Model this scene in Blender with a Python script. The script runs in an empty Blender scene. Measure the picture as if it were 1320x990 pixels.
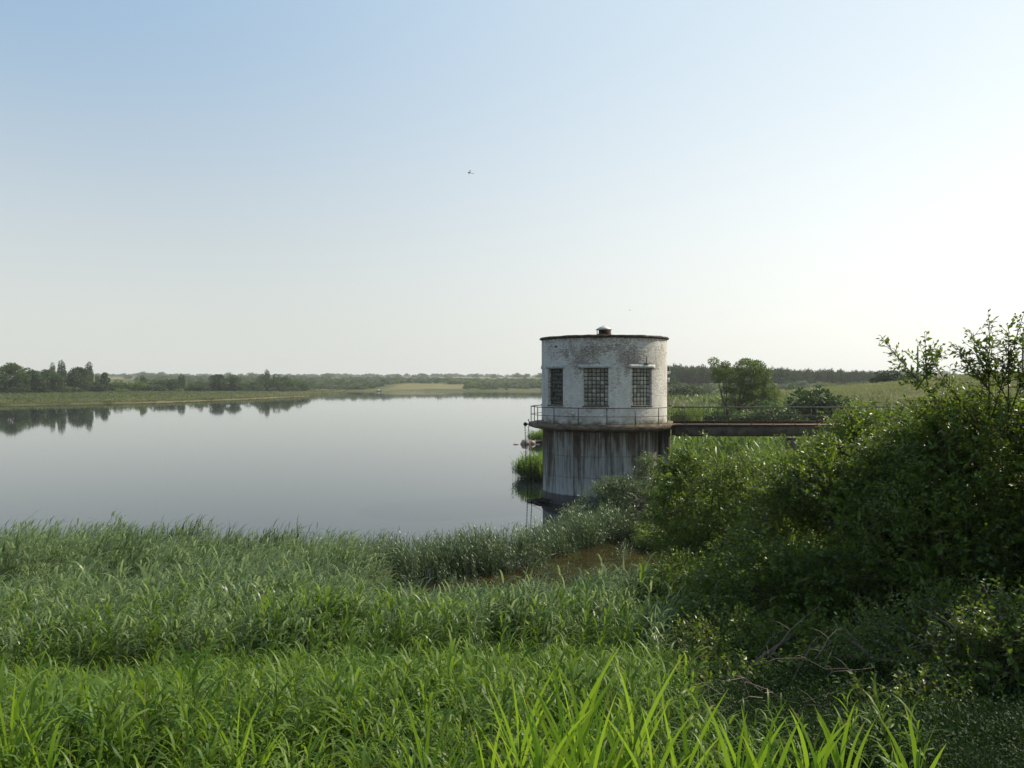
import bpy, math, random
import numpy as np
from mathutils import Vector, Matrix, noise as mnoise

random.seed(7)
RNG = np.random.default_rng(11)
R = math.radians
sc = bpy.context.scene
COL = sc.collection

# ------------------------------------------------------------------ camera
CH = 6.6                       # eye height above the water, metres
F = 1100.0                     # focal length in pixels of the 1320 wide photograph
cam = bpy.data.cameras.new('camera')
cam.sensor_width = 36.0
cam.lens = 36.0 * F / 1320.0
cam.clip_start = 0.1
cam.clip_end = 20000
co = bpy.data.objects.new('camera', cam)
COL.objects.link(co)
co.location = (0, 0, CH)
co.rotation_euler = (R(90 - 0.16), 0, 0)
sc.camera = co

# ------------------------------------------------------------------ sky, sun, exposure
SUN_AZ, SUN_EL = 66.0, 41.0     # degrees clockwise from +Y (the view), above the horizon
world = bpy.data.worlds.new('World')
sc.world = world
world.use_nodes = True
wn = world.node_tree.nodes
wl = world.node_tree.links
bg = wn['Background']
sky = wn.new('ShaderNodeTexSky')
sky.sky_type = 'NISHITA'
sky.sun_disc = False
sky.sun_elevation = R(SUN_EL)
sky.sun_rotation = R(SUN_AZ)
sky.altitude = 0
sky.air_density = 1.0
sky.dust_density = 4.0
sky.ozone_density = 1.6
SKY_STRENGTH = 0.115
sky_dir = Vector((math.sin(R(SUN_AZ)) * math.cos(R(SUN_EL)), math.cos(R(SUN_AZ)) * math.cos(R(SUN_EL)), math.sin(R(SUN_EL))))
def wnode(typ, op=None, **kw):
    nd = wn.new(typ)
    if op: nd.operation = op
    return nd
tc = wn.new('ShaderNodeTexCoord')
nrm = wnode('ShaderNodeVectorMath', 'NORMALIZE'); wl.new(tc.outputs['Generated'], nrm.inputs[0])
sp3 = wn.new('ShaderNodeSeparateXYZ'); wl.new(nrm.outputs[0], sp3.inputs[0])
dt = wnode('ShaderNodeVectorMath', 'DOT_PRODUCT'); wl.new(nrm.outputs[0], dt.inputs[0]); dt.inputs[1].default_value = sky_dir
def wramp(src, a, b, smooth=True):
    m_ = wn.new('ShaderNodeMapRange'); m_.clamp = True
    if smooth: m_.interpolation_type = 'SMOOTHSTEP'
    wl.new(src, m_.inputs[0]); m_.inputs[1].default_value = a; m_.inputs[2].default_value = b
    return m_.outputs[0]
def wmix(f, a, b):
    m_ = wn.new('ShaderNodeMix'); m_.data_type = 'RGBA'
    wl.new(f, m_.inputs[0]) if not isinstance(f, float) else setattr(m_.inputs[0], 'default_value', f)
    for k_, v_ in ((6, a), (7, b)):
        if isinstance(v_, tuple): m_.inputs[k_].default_value = (*[c / SKY_STRENGTH for c in v_], 1)
        else: wl.new(v_, m_.inputs[k_])
    return m_.outputs[2]
sunside = wramp(dt.outputs['Value'], 0.10, 1.0)
hor = wmix(sunside, (0.82, 0.845, 0.785), (1.42, 1.42, 1.32))
mid = wmix(sunside, (0.325, 0.52, 0.745), (0.86, 0.985, 1.05))
zen = wmix(sunside, (0.14, 0.26, 0.50), (0.46, 0.58, 0.78))
elev = wramp(sp3.outputs[2], -0.02, 0.46, True)
high = wramp(sp3.outputs[2], 0.38, 1.0)
hazy = wmix(high, wmix(elev, hor, mid), zen)
wl.new(wmix(0.85, sky.outputs[0], hazy), bg.inputs[0])     # the Nishita sky seen through summer haze
bg.inputs[1].default_value = SKY_STRENGTH * 0.87

sun = bpy.data.lights.new('sun', 'SUN')
sun.energy = 5.0
sun.angle = R(0.6)
sun.color = (1.0, 0.91, 0.74)
so = bpy.data.objects.new('sun', sun)
COL.objects.link(so)
sd = Vector((math.sin(R(SUN_AZ)) * math.cos(R(SUN_EL)), math.cos(R(SUN_AZ)) * math.cos(R(SUN_EL)), math.sin(R(SUN_EL))))
so.rotation_euler = (-sd).to_track_quat('-Z', 'Y').to_euler()
so.location = sd * 60

sc.view_settings.view_transform = 'Standard'
sc.view_settings.look = 'None'
sc.view_settings.exposure = 0.2
sc.view_settings.gamma = 1.0
sc.render.engine = 'CYCLES'
cy = sc.cycles
cy.max_bounces = 6
cy.diffuse_bounces = 2
cy.glossy_bounces = 3
cy.transmission_bounces = 3
cy.transparent_max_bounces = 6
cy.volume_bounces = 0
cy.caustics_reflective = False
cy.caustics_refractive = False
cy.sample_clamp_indirect = 4
cy.use_denoising = True
cy.denoising_prefilter = 'NONE'
cy.use_adaptive_sampling = False
cy.adaptive_threshold = 0.02

# ------------------------------------------------------------------ node helpers
class NT:
    def __init__(s, name):
        s.m = bpy.data.materials.new(name)
        s.m.use_nodes = True
        s.t = s.m.node_tree
        s.t.nodes.clear()
        s.out = s.t.nodes.new('ShaderNodeOutputMaterial')
    def n(s, typ, **kw):
        nd = s.t.nodes.new(typ)
        for k, v in kw.items():
            if k.startswith('i_'):
                nd.inputs[k[2:].replace('_', ' ')].default_value = v
            elif k.startswith('a_'):
                setattr(nd, k[2:], v)
        return nd
    def l(s, a, b):
        s.t.links.new(a, b)
    def inp(s, nd, key, v):
        if hasattr(v, 'links') or isinstance(v, bpy.types.NodeSocket):
            s.l(v, nd.inputs[key])
        else:
            nd.inputs[key].default_value = v
    def noise(s, vec, scale=1.0, detail=4, rough=0.55, dist=0.0):
        nd = s.n('ShaderNodeTexNoise')
        if vec is not None: s.l(vec, nd.inputs['Vector'])
        nd.inputs['Scale'].default_value = scale
        nd.inputs['Detail'].default_value = detail
        nd.inputs['Roughness'].default_value = rough
        nd.inputs['Distortion'].default_value = dist
        return nd.outputs['Fac']
    def ramp(s, fac, a, b, lo=0.0, hi=1.0):
        nd = s.n('ShaderNodeMapRange')
        nd.clamp = True
        s.inp(nd, 'Value', fac)
        nd.inputs['From Min'].default_value = a
        nd.inputs['From Max'].default_value = b
        nd.inputs['To Min'].default_value = lo
        nd.inputs['To Max'].default_value = hi
        return nd.outputs[0]
    def math(s, op, a, b=0.0, clamp=False):
        nd = s.n('ShaderNodeMath'); nd.operation = op; nd.use_clamp = clamp
        s.inp(nd, 0, a); s.inp(nd, 1, b)
        return nd.outputs[0]
    def mix(s, fac, a, b, blend='MIX'):
        nd = s.n('ShaderNodeMix'); nd.data_type = 'RGBA'; nd.blend_type = blend
        s.inp(nd, 0, fac)
        s.inp(nd, 6, a if not isinstance(a, tuple) else (*a, 1.0)[:4])
        s.inp(nd, 7, b if not isinstance(b, tuple) else (*b, 1.0)[:4])
        return nd.outputs[2]
    def mapping(s, vec, scale):
        nd = s.n('ShaderNodeMapping'); s.l(vec, nd.inputs[0]); nd.inputs['Scale'].default_value = scale
        return nd.outputs[0]
    def bump(s, h, strength=0.3, dist=0.02):
        nd = s.n('ShaderNodeBump'); s.l(h, nd.inputs['Height'])
        nd.inputs['Strength'].default_value = strength; nd.inputs['Distance'].default_value = dist
        return nd.outputs[0]
    def principled(s, color, rough=0.8, spec=0.3, metal=0.0, normal=None):
        p = s.n('ShaderNodeBsdfPrincipled')
        s.inp(p, 'Base Color', color if not isinstance(color, tuple) else (*color, 1.0)[:4])
        s.inp(p, 'Roughness', rough)
        p.inputs['Specular IOR Level'].default_value = spec
        p.inputs['Metallic'].default_value = metal
        if normal is not None: s.l(normal, p.inputs['Normal'])
        return p
    def done(s, sh):
        s.l(sh, s.out.inputs['Surface']); return s.m

def obj_coord(t): return t.n('ShaderNodeTexCoord').outputs['Object']
def uv_coord(t): return t.n('ShaderNodeTexCoord').outputs['UV']

def leaf_material(name, c1, c2, trans=0.35, rough=0.42, spec=0.4, tcol=None, base=None):
    """Leaves: colour varies leaf by leaf (attribute var) and plant by plant."""
    t = NT(name)
    at = t.n('ShaderNodeAttribute'); at.attribute_name = 'var'
    oi = t.n('ShaderNodeObjectInfo')
    f = t.math('ADD', t.math('MULTIPLY', at.outputs['Fac'], 0.65), t.math('MULTIPLY', oi.outputs['Random'], 0.35))
    col = t.mix(f, c1, c2)
    if base is not None:                                    # dry, brown lower leaves
        db = t.n('ShaderNodeAttribute'); db.attribute_name = 'dry'
        col = t.mix(db.outputs['Fac'], col, base)
    p = t.principled(col, rough, spec)
    tr = t.n('ShaderNodeBsdfTranslucent')
    tc = t.mix(0.5, col, tcol or tuple(min(1, x * 1.9) for x in c2))
    t.l(tc, tr.inputs['Color'])
    mx = t.n('ShaderNodeMixShader'); mx.inputs[0].default_value = trans
    t.l(p.outputs[0], mx.inputs[1]); t.l(tr.outputs[0], mx.inputs[2])
    return t.done(mx.outputs[0])

def plain_material(name, c1, c2, scale=6.0, rough=0.8, metal=0.0, bump=0.3, spec=0.3, stretch=(1, 1, 1), lo=0.35, hi=0.65):
    t = NT(name)
    v = t.mapping(obj_coord(t), stretch)
    f = t.noise(v, scale, 6, 0.6)
    col = t.mix(t.ramp(f, lo, hi), c1, c2)
    p = t.principled(col, rough, spec, metal, t.bump(t.noise(v, scale * 4, 4), bump, 0.02))
    return t.done(p.outputs[0])

M = {}
M['reed'] = leaf_material('reed_leaf', (0.016, 0.055, 0.006), (0.29, 0.37, 0.145), 0.38, 0.40, 0.42, base=(0.20, 0.13, 0.06))
M['grass'] = leaf_material('shoot_leaf', (0.026, 0.078, 0.006), (0.19, 0.29, 0.045), 0.44, 0.45, 0.22, (0.30, 0.44, 0.03), base=(0.16, 0.13, 0.06))
M['shoot'] = leaf_material('bright_shoot_leaf', (0.10, 0.22, 0.015), (0.20, 0.34, 0.03), 0.5, 0.42, 0.35, (0.42, 0.60, 0.03), base=(0.28, 0.20, 0.08))
M['shrub'] = leaf_material('shrub_leaf', (0.014, 0.044, 0.005), (0.190, 0.285, 0.028), 0.42, 0.38, 0.42, (0.24, 0.34, 0.02))
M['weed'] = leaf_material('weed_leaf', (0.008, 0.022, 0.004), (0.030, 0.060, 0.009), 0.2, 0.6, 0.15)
M['acacia'] = leaf_material('acacia_leaf', (0.040, 0.080, 0.012), (0.125, 0.185, 0.030), 0.3, 0.5, 0.3, (0.22, 0.3, 0.03))
M['shrub_light'] = leaf_material('light_shrub_leaf', (0.034, 0.085, 0.009), (0.190, 0.265, 0.030), 0.38, 0.38, 0.42, (0.28, 0.40, 0.03))
M['willow'] = leaf_material('willow_leaf', (0.028, 0.068, 0.016), (0.170, 0.225, 0.085), 0.25, 0.4, 0.5, (0.2, 0.28, 0.1))
M['tree'] = leaf_material('tree_leaf', (0.028, 0.064, 0.012), (0.085, 0.140, 0.030), 0.25, 0.5, 0.3)
M['tree_dark'] = leaf_material('dark_tree_leaf', (0.018, 0.048, 0.010), (0.058, 0.105, 0.024), 0.15, 0.55, 0.25)
M['tree_light'] = leaf_material('light_tree_leaf', (0.065, 0.115, 0.018), (0.140, 0.205, 0.030), 0.35, 0.5, 0.3, (0.26, 0.34, 0.03))
M['tree_grey'] = leaf_material('grey_tree_leaf', (0.075, 0.105, 0.060), (0.135, 0.165, 0.110), 0.25, 0.5, 0.3)
M['far_reed'] = leaf_material('far_reed_leaf', (0.090, 0.125, 0.035), (0.190, 0.190, 0.070), 0.3, 0.5, 0.3)
M['marsh'] = leaf_material('marsh_leaf', (0.055, 0.095, 0.020), (0.125, 0.155, 0.048), 0.3, 0.5, 0.3)
M['hillgrass'] = leaf_material('hill_grass_leaf', (0.120, 0.155, 0.040), (0.260, 0.270, 0.105), 0.3, 0.5, 0.2)
M['dry'] = leaf_material('dry_stalk', (0.18, 0.13, 0.07), (0.34, 0.26, 0.15), 0.15, 0.6, 0.2)
M['bark'] = plain_material('bark', (0.055, 0.042, 0.030), (0.12, 0.095, 0.07), 9, 0.9)
M['deadwood'] = plain_material('dead_wood', (0.10, 0.078, 0.058), (0.26, 0.21, 0.16), 9, 0.85)
M['blackwood'] = plain_material('wet_wood', (0.010, 0.009, 0.008), (0.05, 0.042, 0.035), 9, 0.6)
M['rail'] = plain_material('rail_iron', (0.045, 0.048, 0.045), (0.12, 0.10, 0.08), 12, 0.6, 0.3)
M['rust'] = plain_material('rusty_iron', (0.030, 0.018, 0.012), (0.10, 0.045, 0.025), 8, 0.8, 0.2)
M['black_iron'] = plain_material('black_iron', (0.008, 0.008, 0.009), (0.03, 0.025, 0.02), 8, 0.55, 0.3)
M['zinc'] = plain_material('weathered_zinc', (0.45, 0.45, 0.42), (0.66, 0.65, 0.60), 5, 0.6, 0.2)
M['deck'] = plain_material('bridge_deck', (0.20, 0.13, 0.09), (0.34, 0.25, 0.18), 3, 0.9)
M['girder'] = plain_material('concrete_girder', (0.055, 0.045, 0.034), (0.125, 0.105, 0.078), 2.2, 0.9)
M['slab'] = plain_material('stained_slab', (0.055, 0.040, 0.028), (0.20, 0.15, 0.095), 2.4, 0.9, stretch=(1, 1, 2.5))
M['cap'] = plain_material('brick_cap', (0.030, 0.024, 0.020), (0.15, 0.11, 0.085), 5, 0.9, lo=0.45, hi=0.75)
M['paint'] = plain_material('white_paint', (0.55, 0.56, 0.54), (0.74, 0.74, 0.70), 6, 0.6)
M['lintel'] = plain_material('lintel_whitewash', (0.34, 0.34, 0.32), (0.54, 0.54, 0.50), 5, 0.85)
M['stone'] = plain_material('pale_stone', (0.22, 0.17, 0.13), (0.46, 0.38, 0.31), 2.5, 0.9)
M['pole'] = plain_material('pole_concrete', (0.10, 0.085, 0.09), (0.17, 0.15, 0.15), 4, 0.9)
M['door'] = plain_material('door_iron', (0.06, 0.07, 0.06), (0.12, 0.11, 0.09), 4, 0.7)

# glass blocks
t = NT('glass_block')
oi = t.n('ShaderNodeObjectInfo')
col = t.mix(t.ramp(oi.outputs['Random'], 0.35, 1.0), (0.17, 0.165, 0.13), (0.46, 0.44, 0.35))
f = t.noise(obj_coord(t), 14, 3)
col = t.mix(t.ramp(f, 0.4, 0.75), col, (0.19, 0.18, 0.14))
p = t.principled(col, 0.32, 0.6, 0, t.bump(f, 0.4, 0.02))
M['glass'] = t.done(p.outputs[0])
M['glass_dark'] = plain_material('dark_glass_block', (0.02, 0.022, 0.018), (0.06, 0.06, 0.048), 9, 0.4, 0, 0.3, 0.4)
M['grille'] = plain_material('window_grout', (0.055, 0.052, 0.042), (0.11, 0.10, 0.08), 9, 0.9)

# whitewashed brick, peeled in patches; UV = metres round the wall, metres up
t = NT('whitewashed_brick')
uv = uv_coord(t)
sep = t.n('ShaderNodeSeparateXYZ'); t.l(uv, sep.inputs[0])
br = t.n('ShaderNodeTexBrick')
t.l(uv, br.inputs['Vector'])
br.inputs['Color1'].default_value = (0.0, 0.0, 0.0, 1); br.inputs['Color2'].default_value = (1, 1, 1, 1)
br.inputs['Mortar'].default_value = (0.5, 0.5, 0.5, 1)
br.inputs['Scale'].default_value = 1.0
br.inputs['Brick Width'].default_value = 0.26; br.inputs['Row Height'].default_value = 0.077
br.inputs['Mortar Size'].default_value = 0.012; br.inputs['Mortar Smooth'].default_value = 0.3
big = t.noise(uv, 0.75, 4, 0.6, 0.4)
med = t.noise(t.mapping(uv, (4.2, 9.0, 1)), 1.0, 6, 0.72)
fine = t.noise(t.mapping(uv, (9, 20, 1)), 1.0, 4, 0.7)
# peeling is worst in the band over the windows (v about 7.2..8.7)
band = t.math('MULTIPLY', t.ramp(sep.outputs[1], 6.3, 7.4), t.ramp(sep.outputs[1], 9.4, 8.3))
low = t.ramp(sep.outputs[1], 5.0, 4.3)
side = t.math('MULTIPLY', t.ramp(sep.outputs[0], -3.4, -1.6), t.ramp(sep.outputs[0], 3.4, 2.2))
amt = t.math('ADD', t.math('MULTIPLY', t.math('MULTIPLY', band, side), 0.14), t.math('MULTIPLY', t.math('SUBTRACT', big, 0.5), 0.8))
peel = t.ramp(t.math('ADD', med, amt), 0.55, 0.65)
pit = t.ramp(t.math('ADD', fine, t.math('MULTIPLY', amt, 0.65)), 0.585, 0.64)
white = t.mix(t.ramp(big, 0.3, 0.7), (0.54, 0.53, 0.485), (0.78, 0.76, 0.70))
white = t.mix(t.math('MULTIPLY', br.outputs['Fac'], 0.28), white, (0.34, 0.33, 0.30))
white = t.mix(t.ramp(fine, 0.55, 0.75, 0, 0.5), white, (0.30, 0.27, 0.23))
brick = t.mix(br.outputs['Color'], (0.16, 0.085, 0.06), (0.27, 0.18, 0.13))
brick = t.mix(br.outputs['Fac'], brick, (0.20, 0.18, 0.15))
brick = t.mix(t.ramp(fine, 0.35, 0.6), brick, (0.30, 0.26, 0.21))
col = t.mix(t.math('MULTIPLY', peel, 0.6), white, brick)
col = t.mix(t.math('MULTIPLY', pit, 0.8), col, (0.095, 0.068, 0.052))
drt = t.ramp(t.noise(t.mapping(uv, (1.1, 0.55, 1)), 1.3, 6, 0.7), 0.42, 0.68)
col = t.mix(t.math('MULTIPLY', drt, 0.55), col, (0.33, 0.29, 0.235))
grime = t.ramp(t.math('ADD', t.math('MULTIPLY', low, 0.35), t.noise(t.mapping(uv, (1.6, 2.4, 1)), 1, 5)), 0.62, 0.86)
col = t.mix(t.math('MULTIPLY', grime, low), col, (0.10, 0.095, 0.06))
topd = t.math('MULTIPLY', t.ramp(sep.outputs[1], 8.66, 8.92), t.ramp(t.noise(t.mapping(uv, (5, 2, 1)), 1, 5), 0.35, 0.6))
col = t.mix(t.math('MULTIPLY', topd, 0.75), col, (0.10, 0.07, 0.05))
h = t.math('SUBTRACT', t.math('MULTIPLY', fine, 0.5), t.math('ADD', t.math('MULTIPLY', br.outputs['Fac'], 0.8), t.math('MULTIPLY', peel, 0.8)))
p = t.principled(col, 0.92, 0.15, 0, t.bump(h, 0.35, 0.015))
M['wall'] = t.done(p.outputs[0])

# board-marked concrete drum with rust and algae runs; UV in metres
t = NT('stained_concrete')
uv = uv_coord(t)
sep = t.n('ShaderNodeSeparateXYZ'); t.l(uv, sep.inputs[0])
s1 = t.noise(t.mapping(uv, (1.15, 0.10, 1)), 1.0, 3, 0.6, 0.2)
s2 = t.noise(t.mapping(uv, (7.0, 0.35, 1)), 1.0, 4, 0.65)
blot = t.noise(t.mapping(uv, (2.2, 1.6, 1)), 1.0, 6, 0.65)
topw = t.ramp(sep.outputs[1], 0.5, 4.1, -0.05, 0.12)
st = t.math('ADD', t.math('ADD', t.math('MULTIPLY', s1, 0.75), t.math('MULTIPLY', s2, 0.5)), topw)
dark = t.ramp(t.math('ADD', st, t.math('MULTIPLY', blot, 0.30)), 0.755, 0.90)
pale = t.mix(blot, (0.20, 0.205, 0.185), (0.40, 0.40, 0.365))
pale = t.mix(t.ramp(s2, 0.48, 0.66, 0, 0.75), pale, (0.10, 0.095, 0.078))
brown = t.mix(t.ramp(blot, 0.35, 0.65), (0.030, 0.027, 0.021), (0.095, 0.068, 0.047))
col = t.mix(dark, pale, brown)
jt = t.math('ADD', t.math('COMPARE', t.math('ADD', sep.outputs[1], t.math('MULTIPLY', s1, 0.12)), 2.66), 0.0)
jt.node.inputs[2].default_value = 0.0
cmpn = t.n('ShaderNodeMath'); cmpn.operation = 'COMPARE'
t.l(t.math('ADD', sep.outputs[1], t.math('MULTIPLY', blot, 0.16)), cmpn.inputs[0]); cmpn.inputs[1].default_value = 2.72; cmpn.inputs[2].default_value = 0.022
cmp2 = t.n('ShaderNodeMath'); cmp2.operation = 'COMPARE'
t.l(t.math('ADD', sep.outputs[1], t.math('MULTIPLY', blot, 0.22)), cmp2.inputs[0]); cmp2.inputs[1].default_value = 1.62; cmp2.inputs[2].default_value = 0.018
col = t.mix(t.math('MULTIPLY', t.math('ADD', cmpn.outputs[0], cmp2.outputs[0], True), 0.45), col, (0.05, 0.042, 0.035))
wet = t.ramp(t.math('ADD', sep.outputs[1], t.math('MULTIPLY', blot, 0.15)), 0.66, 0.60)
col = t.mix(t.math('MULTIPLY', wet, 0.85), col, (0.035, 0.032, 0.026))
p = t.principled(col, 0.85, 0.25, 0, t.bump(t.math('ADD', s2, t.math('MULTIPLY', blot, 0.5)), 0.5, 0.02))
M['drum'] = t.done(p.outputs[0])

# ground
t = NT('ground_soil')
geo = t.n('ShaderNodeNewGeometry').outputs['Position']
at = t.n('ShaderNodeAttribute'); at.attribute_name = 'field'
a2 = t.n('ShaderNodeAttribute'); a2.attribute_name = 'mud'
n1 = t.noise(geo, 0.03, 6, 0.6)
n2 = t.noise(geo, 0.9, 6, 0.65)
col = t.mix(t.ramp(n1, 0.35, 0.65), (0.050, 0.072, 0.022), (0.105, 0.115, 0.042))
col = t.mix(t.ramp(n2, 0.4, 0.7, 0, 0.55), col, (0.135, 0.120, 0.055))
tan = t.mix(t.ramp(t.noise(geo, 0.06, 6, 0.7), 0.35, 0.65), (0.235, 0.18, 0.085), (0.13, 0.135, 0.06))
col = t.mix(t.ramp(t.math('ADD', at.outputs['Fac'], t.math('MULTIPLY', t.math('SUBTRACT', n1, 0.5), 0.8)), 0.35, 0.65), col, tan)
col = t.mix(a2.outputs['Fac'], col, (0.055, 0.040, 0.022))
p = t.principled(col, 0.95, 0.1, 0, t.bump(n2, 0.6, 0.3))
M['ground'] = t.done(p.outputs[0])

# water: mirror by Fresnel over murky water; silt-brown in the shallow inlet
t = NT('lake_water')
geo = t.n('ShaderNodeNewGeometry').outputs['Position']
sep = t.n('ShaderNodeSeparateXYZ'); t.l(geo, sep.inputs[0])
cx = t.math('POWER', t.math('DIVIDE', t.math('SUBTRACT', sep.outputs[0], 2.4), 5.6), 2.0)
cyy = t.math('POWER', t.math('DIVIDE', t.math('SUBTRACT', sep.outputs[1], 30.0), 6.5), 2.0)
inl = t.ramp(t.math('ADD', t.math('ADD', cx, cyy), t.math('MULTIPLY', t.noise(geo, 0.6, 5), 0.7)), 1.9, 0.9)
murk = t.mix(t.ramp(t.noise(geo, 1.4, 6, 0.65), 0.35, 0.65), (0.018, 0.017, 0.006), (0.050, 0.040, 0.014))
body = t.mix(inl, (0.012, 0.018, 0.019), murk)
fr = t.n('ShaderNodeFresnel'); fr.inputs['IOR'].default_value = 1.333
wv = t.n('ShaderNodeMapping'); t.l(geo, wv.inputs[0]); wv.inputs['Scale'].default_value = (0.8, 1.6, 1)
w1 = t.noise(wv.outputs[0], 0.9, 3, 0.5)
w2 = t.noise(wv.outputs[0], 0.05, 3, 0.5)
strip = t.math('MULTIPLY', t.ramp(sep.outputs[1], 500, 560), 1.0)
bs = t.n('ShaderNodeBump'); t.l(w1, bs.inputs['Height'])
t.l(t.math('ADD', t.math('MULTIPLY', w2, 0.0015), t.math('MULTIPLY', strip, 0.05)), bs.inputs['Strength']); bs.inputs['Distance'].default_value = 0.5
gl = t.n('ShaderNodeBsdfGlossy'); gl.inputs['Roughness'].default_value = 0.035
gl.inputs['Color'].default_value = (0.97, 0.98, 0.98, 1)
t.l(bs.outputs[0], gl.inputs['Normal']); t.l(bs.outputs[0], fr.inputs['Normal'])
df = t.n('ShaderNodeBsdfDiffuse'); t.l(body, df.inputs['Color'])
mx = t.n('ShaderNodeMixShader'); t.l(fr.outputs[0], mx.inputs[0]); t.l(df.outputs[0], mx.inputs[1]); t.l(gl.outputs[0], mx.inputs[2])
M['water'] = t.done(mx.outputs[0])

# ------------------------------------------------------------------ object helpers
def tag(o, label=None, cat=None, group=None, kind=None):
    if label: o['label'] = label
    if cat: o['category'] = cat
    if group: o['group'] = group
    if kind: o['kind'] = kind
    return o

def thing(name, loc=(0, 0, 0), label=None, cat=None, group=None, rz=0.0):
    o = bpy.data.objects.new(name, None)
    COL.objects.link(o)
    o.location = loc
    o.rotation_euler = (0, 0, rz)
    return tag(o, label, cat, group)

def raw_mesh(name, V, faces, mat, var=None, smooth=False, uv=None, attrs=None):
    """faces: int array (n,k), or list of such arrays"""
    me = bpy.data.meshes.new(name)
    V = np.asarray(V, dtype=np.float32)
    if not isinstance(faces, (list, tuple)): faces = [faces]
    faces = [np.asarray(f, dtype=np.int32) for f in faces if len(f)]
    loops = np.concatenate([f.ravel() for f in faces])
    tot = np.concatenate([np.full(len(f), f.shape[1], dtype=np.int32) for f in faces])
    start = np.concatenate([[0], np.cumsum(tot)[:-1]]).astype(np.int32)
    me.vertices.add(len(V)); me.vertices.foreach_set('co', V.ravel())
    me.loops.add(len(loops)); me.loops.foreach_set('vertex_index', loops)
    me.polygons.add(len(tot)); me.polygons.foreach_set('loop_start', start); me.polygons.foreach_set('loop_total', tot)
    if smooth: me.polygons.foreach_set('use_smooth', np.ones(len(tot), dtype=bool))
    if uv is not None:
        ul = me.uv_layers.new(name='UVMap')
        ul.data.foreach_set('uv', np.asarray(uv, dtype=np.float32)[loops].ravel())
    at = dict(attrs or {})
    if var is not None: at['var'] = var
    for k, a in at.items():
        d = me.attributes.new(k, 'FLOAT', 'POINT'); d.data.foreach_set('value', np.asarray(a, dtype=np.float32))
    me.update(calc_edges=True)
    if mat is not None: me.materials.append(mat)
    return me

def link(name, me, parent=None, loc=None):
    o = bpy.data.objects.new(name, me)
    COL.objects.link(o)
    if parent is not None: o.parent = parent
    if loc is not None: o.location = loc
    return o

class MB:
    """collects simple solids into one mesh"""
    def __init__(s): s.V = []; s.F4 = []; s.F3 = []; s.UV = []; s.n = 0
    def add(s, V, F4=(), F3=(), uv=None):
        V = np.asarray(V, dtype=float).reshape(-1, 3)
        s.V.append(V)
        if len(F4): s.F4.append(np.asarray(F4, dtype=int) + s.n)
        if len(F3): s.F3.append(np.asarray(F3, dtype=int) + s.n)
        s.UV.append(np.zeros((len(V), 2)) if uv is None else np.asarray(uv, dtype=float))
        s.n += len(V)
        return s
    def box(s, c, size, rz=0.0, rx=0.0, ry=0.0):
        x, y, z = [d / 2 for d in size]
        V = np.array([[sx * x, sy * y, sz * z] for sz in (-1, 1) for sy in (-1, 1) for sx in (-1, 1)])
        m = np.array(Matrix.Rotation(rz, 3, 'Z') @ Matrix.Rotation(ry, 3, 'Y') @ Matrix.Rotation(rx, 3, 'X'))
        return s.add(V @ m.T + np.array(c), [[0, 2, 3, 1], [4, 5, 7, 6], [0, 1, 5, 4], [2, 6, 7, 3], [0, 4, 6, 2], [1, 3, 7, 5]])
    def tube(s, pts, rad, n=8, cap=True):
        pts = np.asarray(pts, dtype=float)
        rad = np.full(len(pts), rad) if np.isscalar(rad) else np.asarray(rad, dtype=float)
        V = []
        prev = None
        for i, pnt in enumerate(pts):
            d = pts[min(i + 1, len(pts) - 1)] - pts[max(i - 1, 0)]
            d = d / (np.linalg.norm(d) + 1e-9)
            a = np.cross(d, [0, 0, 1.0]) if prev is None else prev - d * np.dot(prev, d)
            if np.linalg.norm(a) < 1e-3: a = np.cross(d, [1.0, 0, 0])
            a /= np.linalg.norm(a); prev = a
            b = np.cross(d, a)
            th = np.arange(n) * 2 * math.pi / n
            V.append(pnt + rad[i] * (np.cos(th)[:, None] * a + np.sin(th)[:, None] * b))
        V = np.concatenate(V)
        F = [[i * n + j, i * n + (j + 1) % n, (i + 1) * n + (j + 1) % n, (i + 1) * n + j] for i in range(len(pts) - 1) for j in range(n)]
        F3 = []
        if cap:
            k = len(V); V = np.concatenate([V, pts[:1], pts[-1:]])
            e = (len(pts) - 1) * n
            F3 = [[k, (j + 1) % n, j] for j in range(n)] + [[k + 1, e + j, e + (j + 1) % n] for j in range(n)]
        return s.add(V, F, F3)
    def lathe(s, prof, n=32, c=(0, 0, 0)):
        V = []
        for r, z in prof:
            for j in range(n):
                a = 2 * math.pi * j / n
                V.append([c[0] + r * math.cos(a), c[1] + r * math.sin(a), c[2] + z])
        F = [[i * n + j, i * n + (j + 1) % n, (i + 1) * n + (j + 1) % n, (i + 1) * n + j] for i in range(len(prof) - 1) for j in range(n)]
        return s.add(V, F)
    def build(s, name, mat, parent=None, smooth=False, loc=None):
        me = raw_mesh(name, np.concatenate(s.V), s.F4 + s.F3, mat, smooth=smooth, uv=np.concatenate(s.UV))
        return link(name, me, parent, loc)

def unit(v):
    return v / (np.linalg.norm(v, axis=-1, keepdims=True) + 1e-9)

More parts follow.
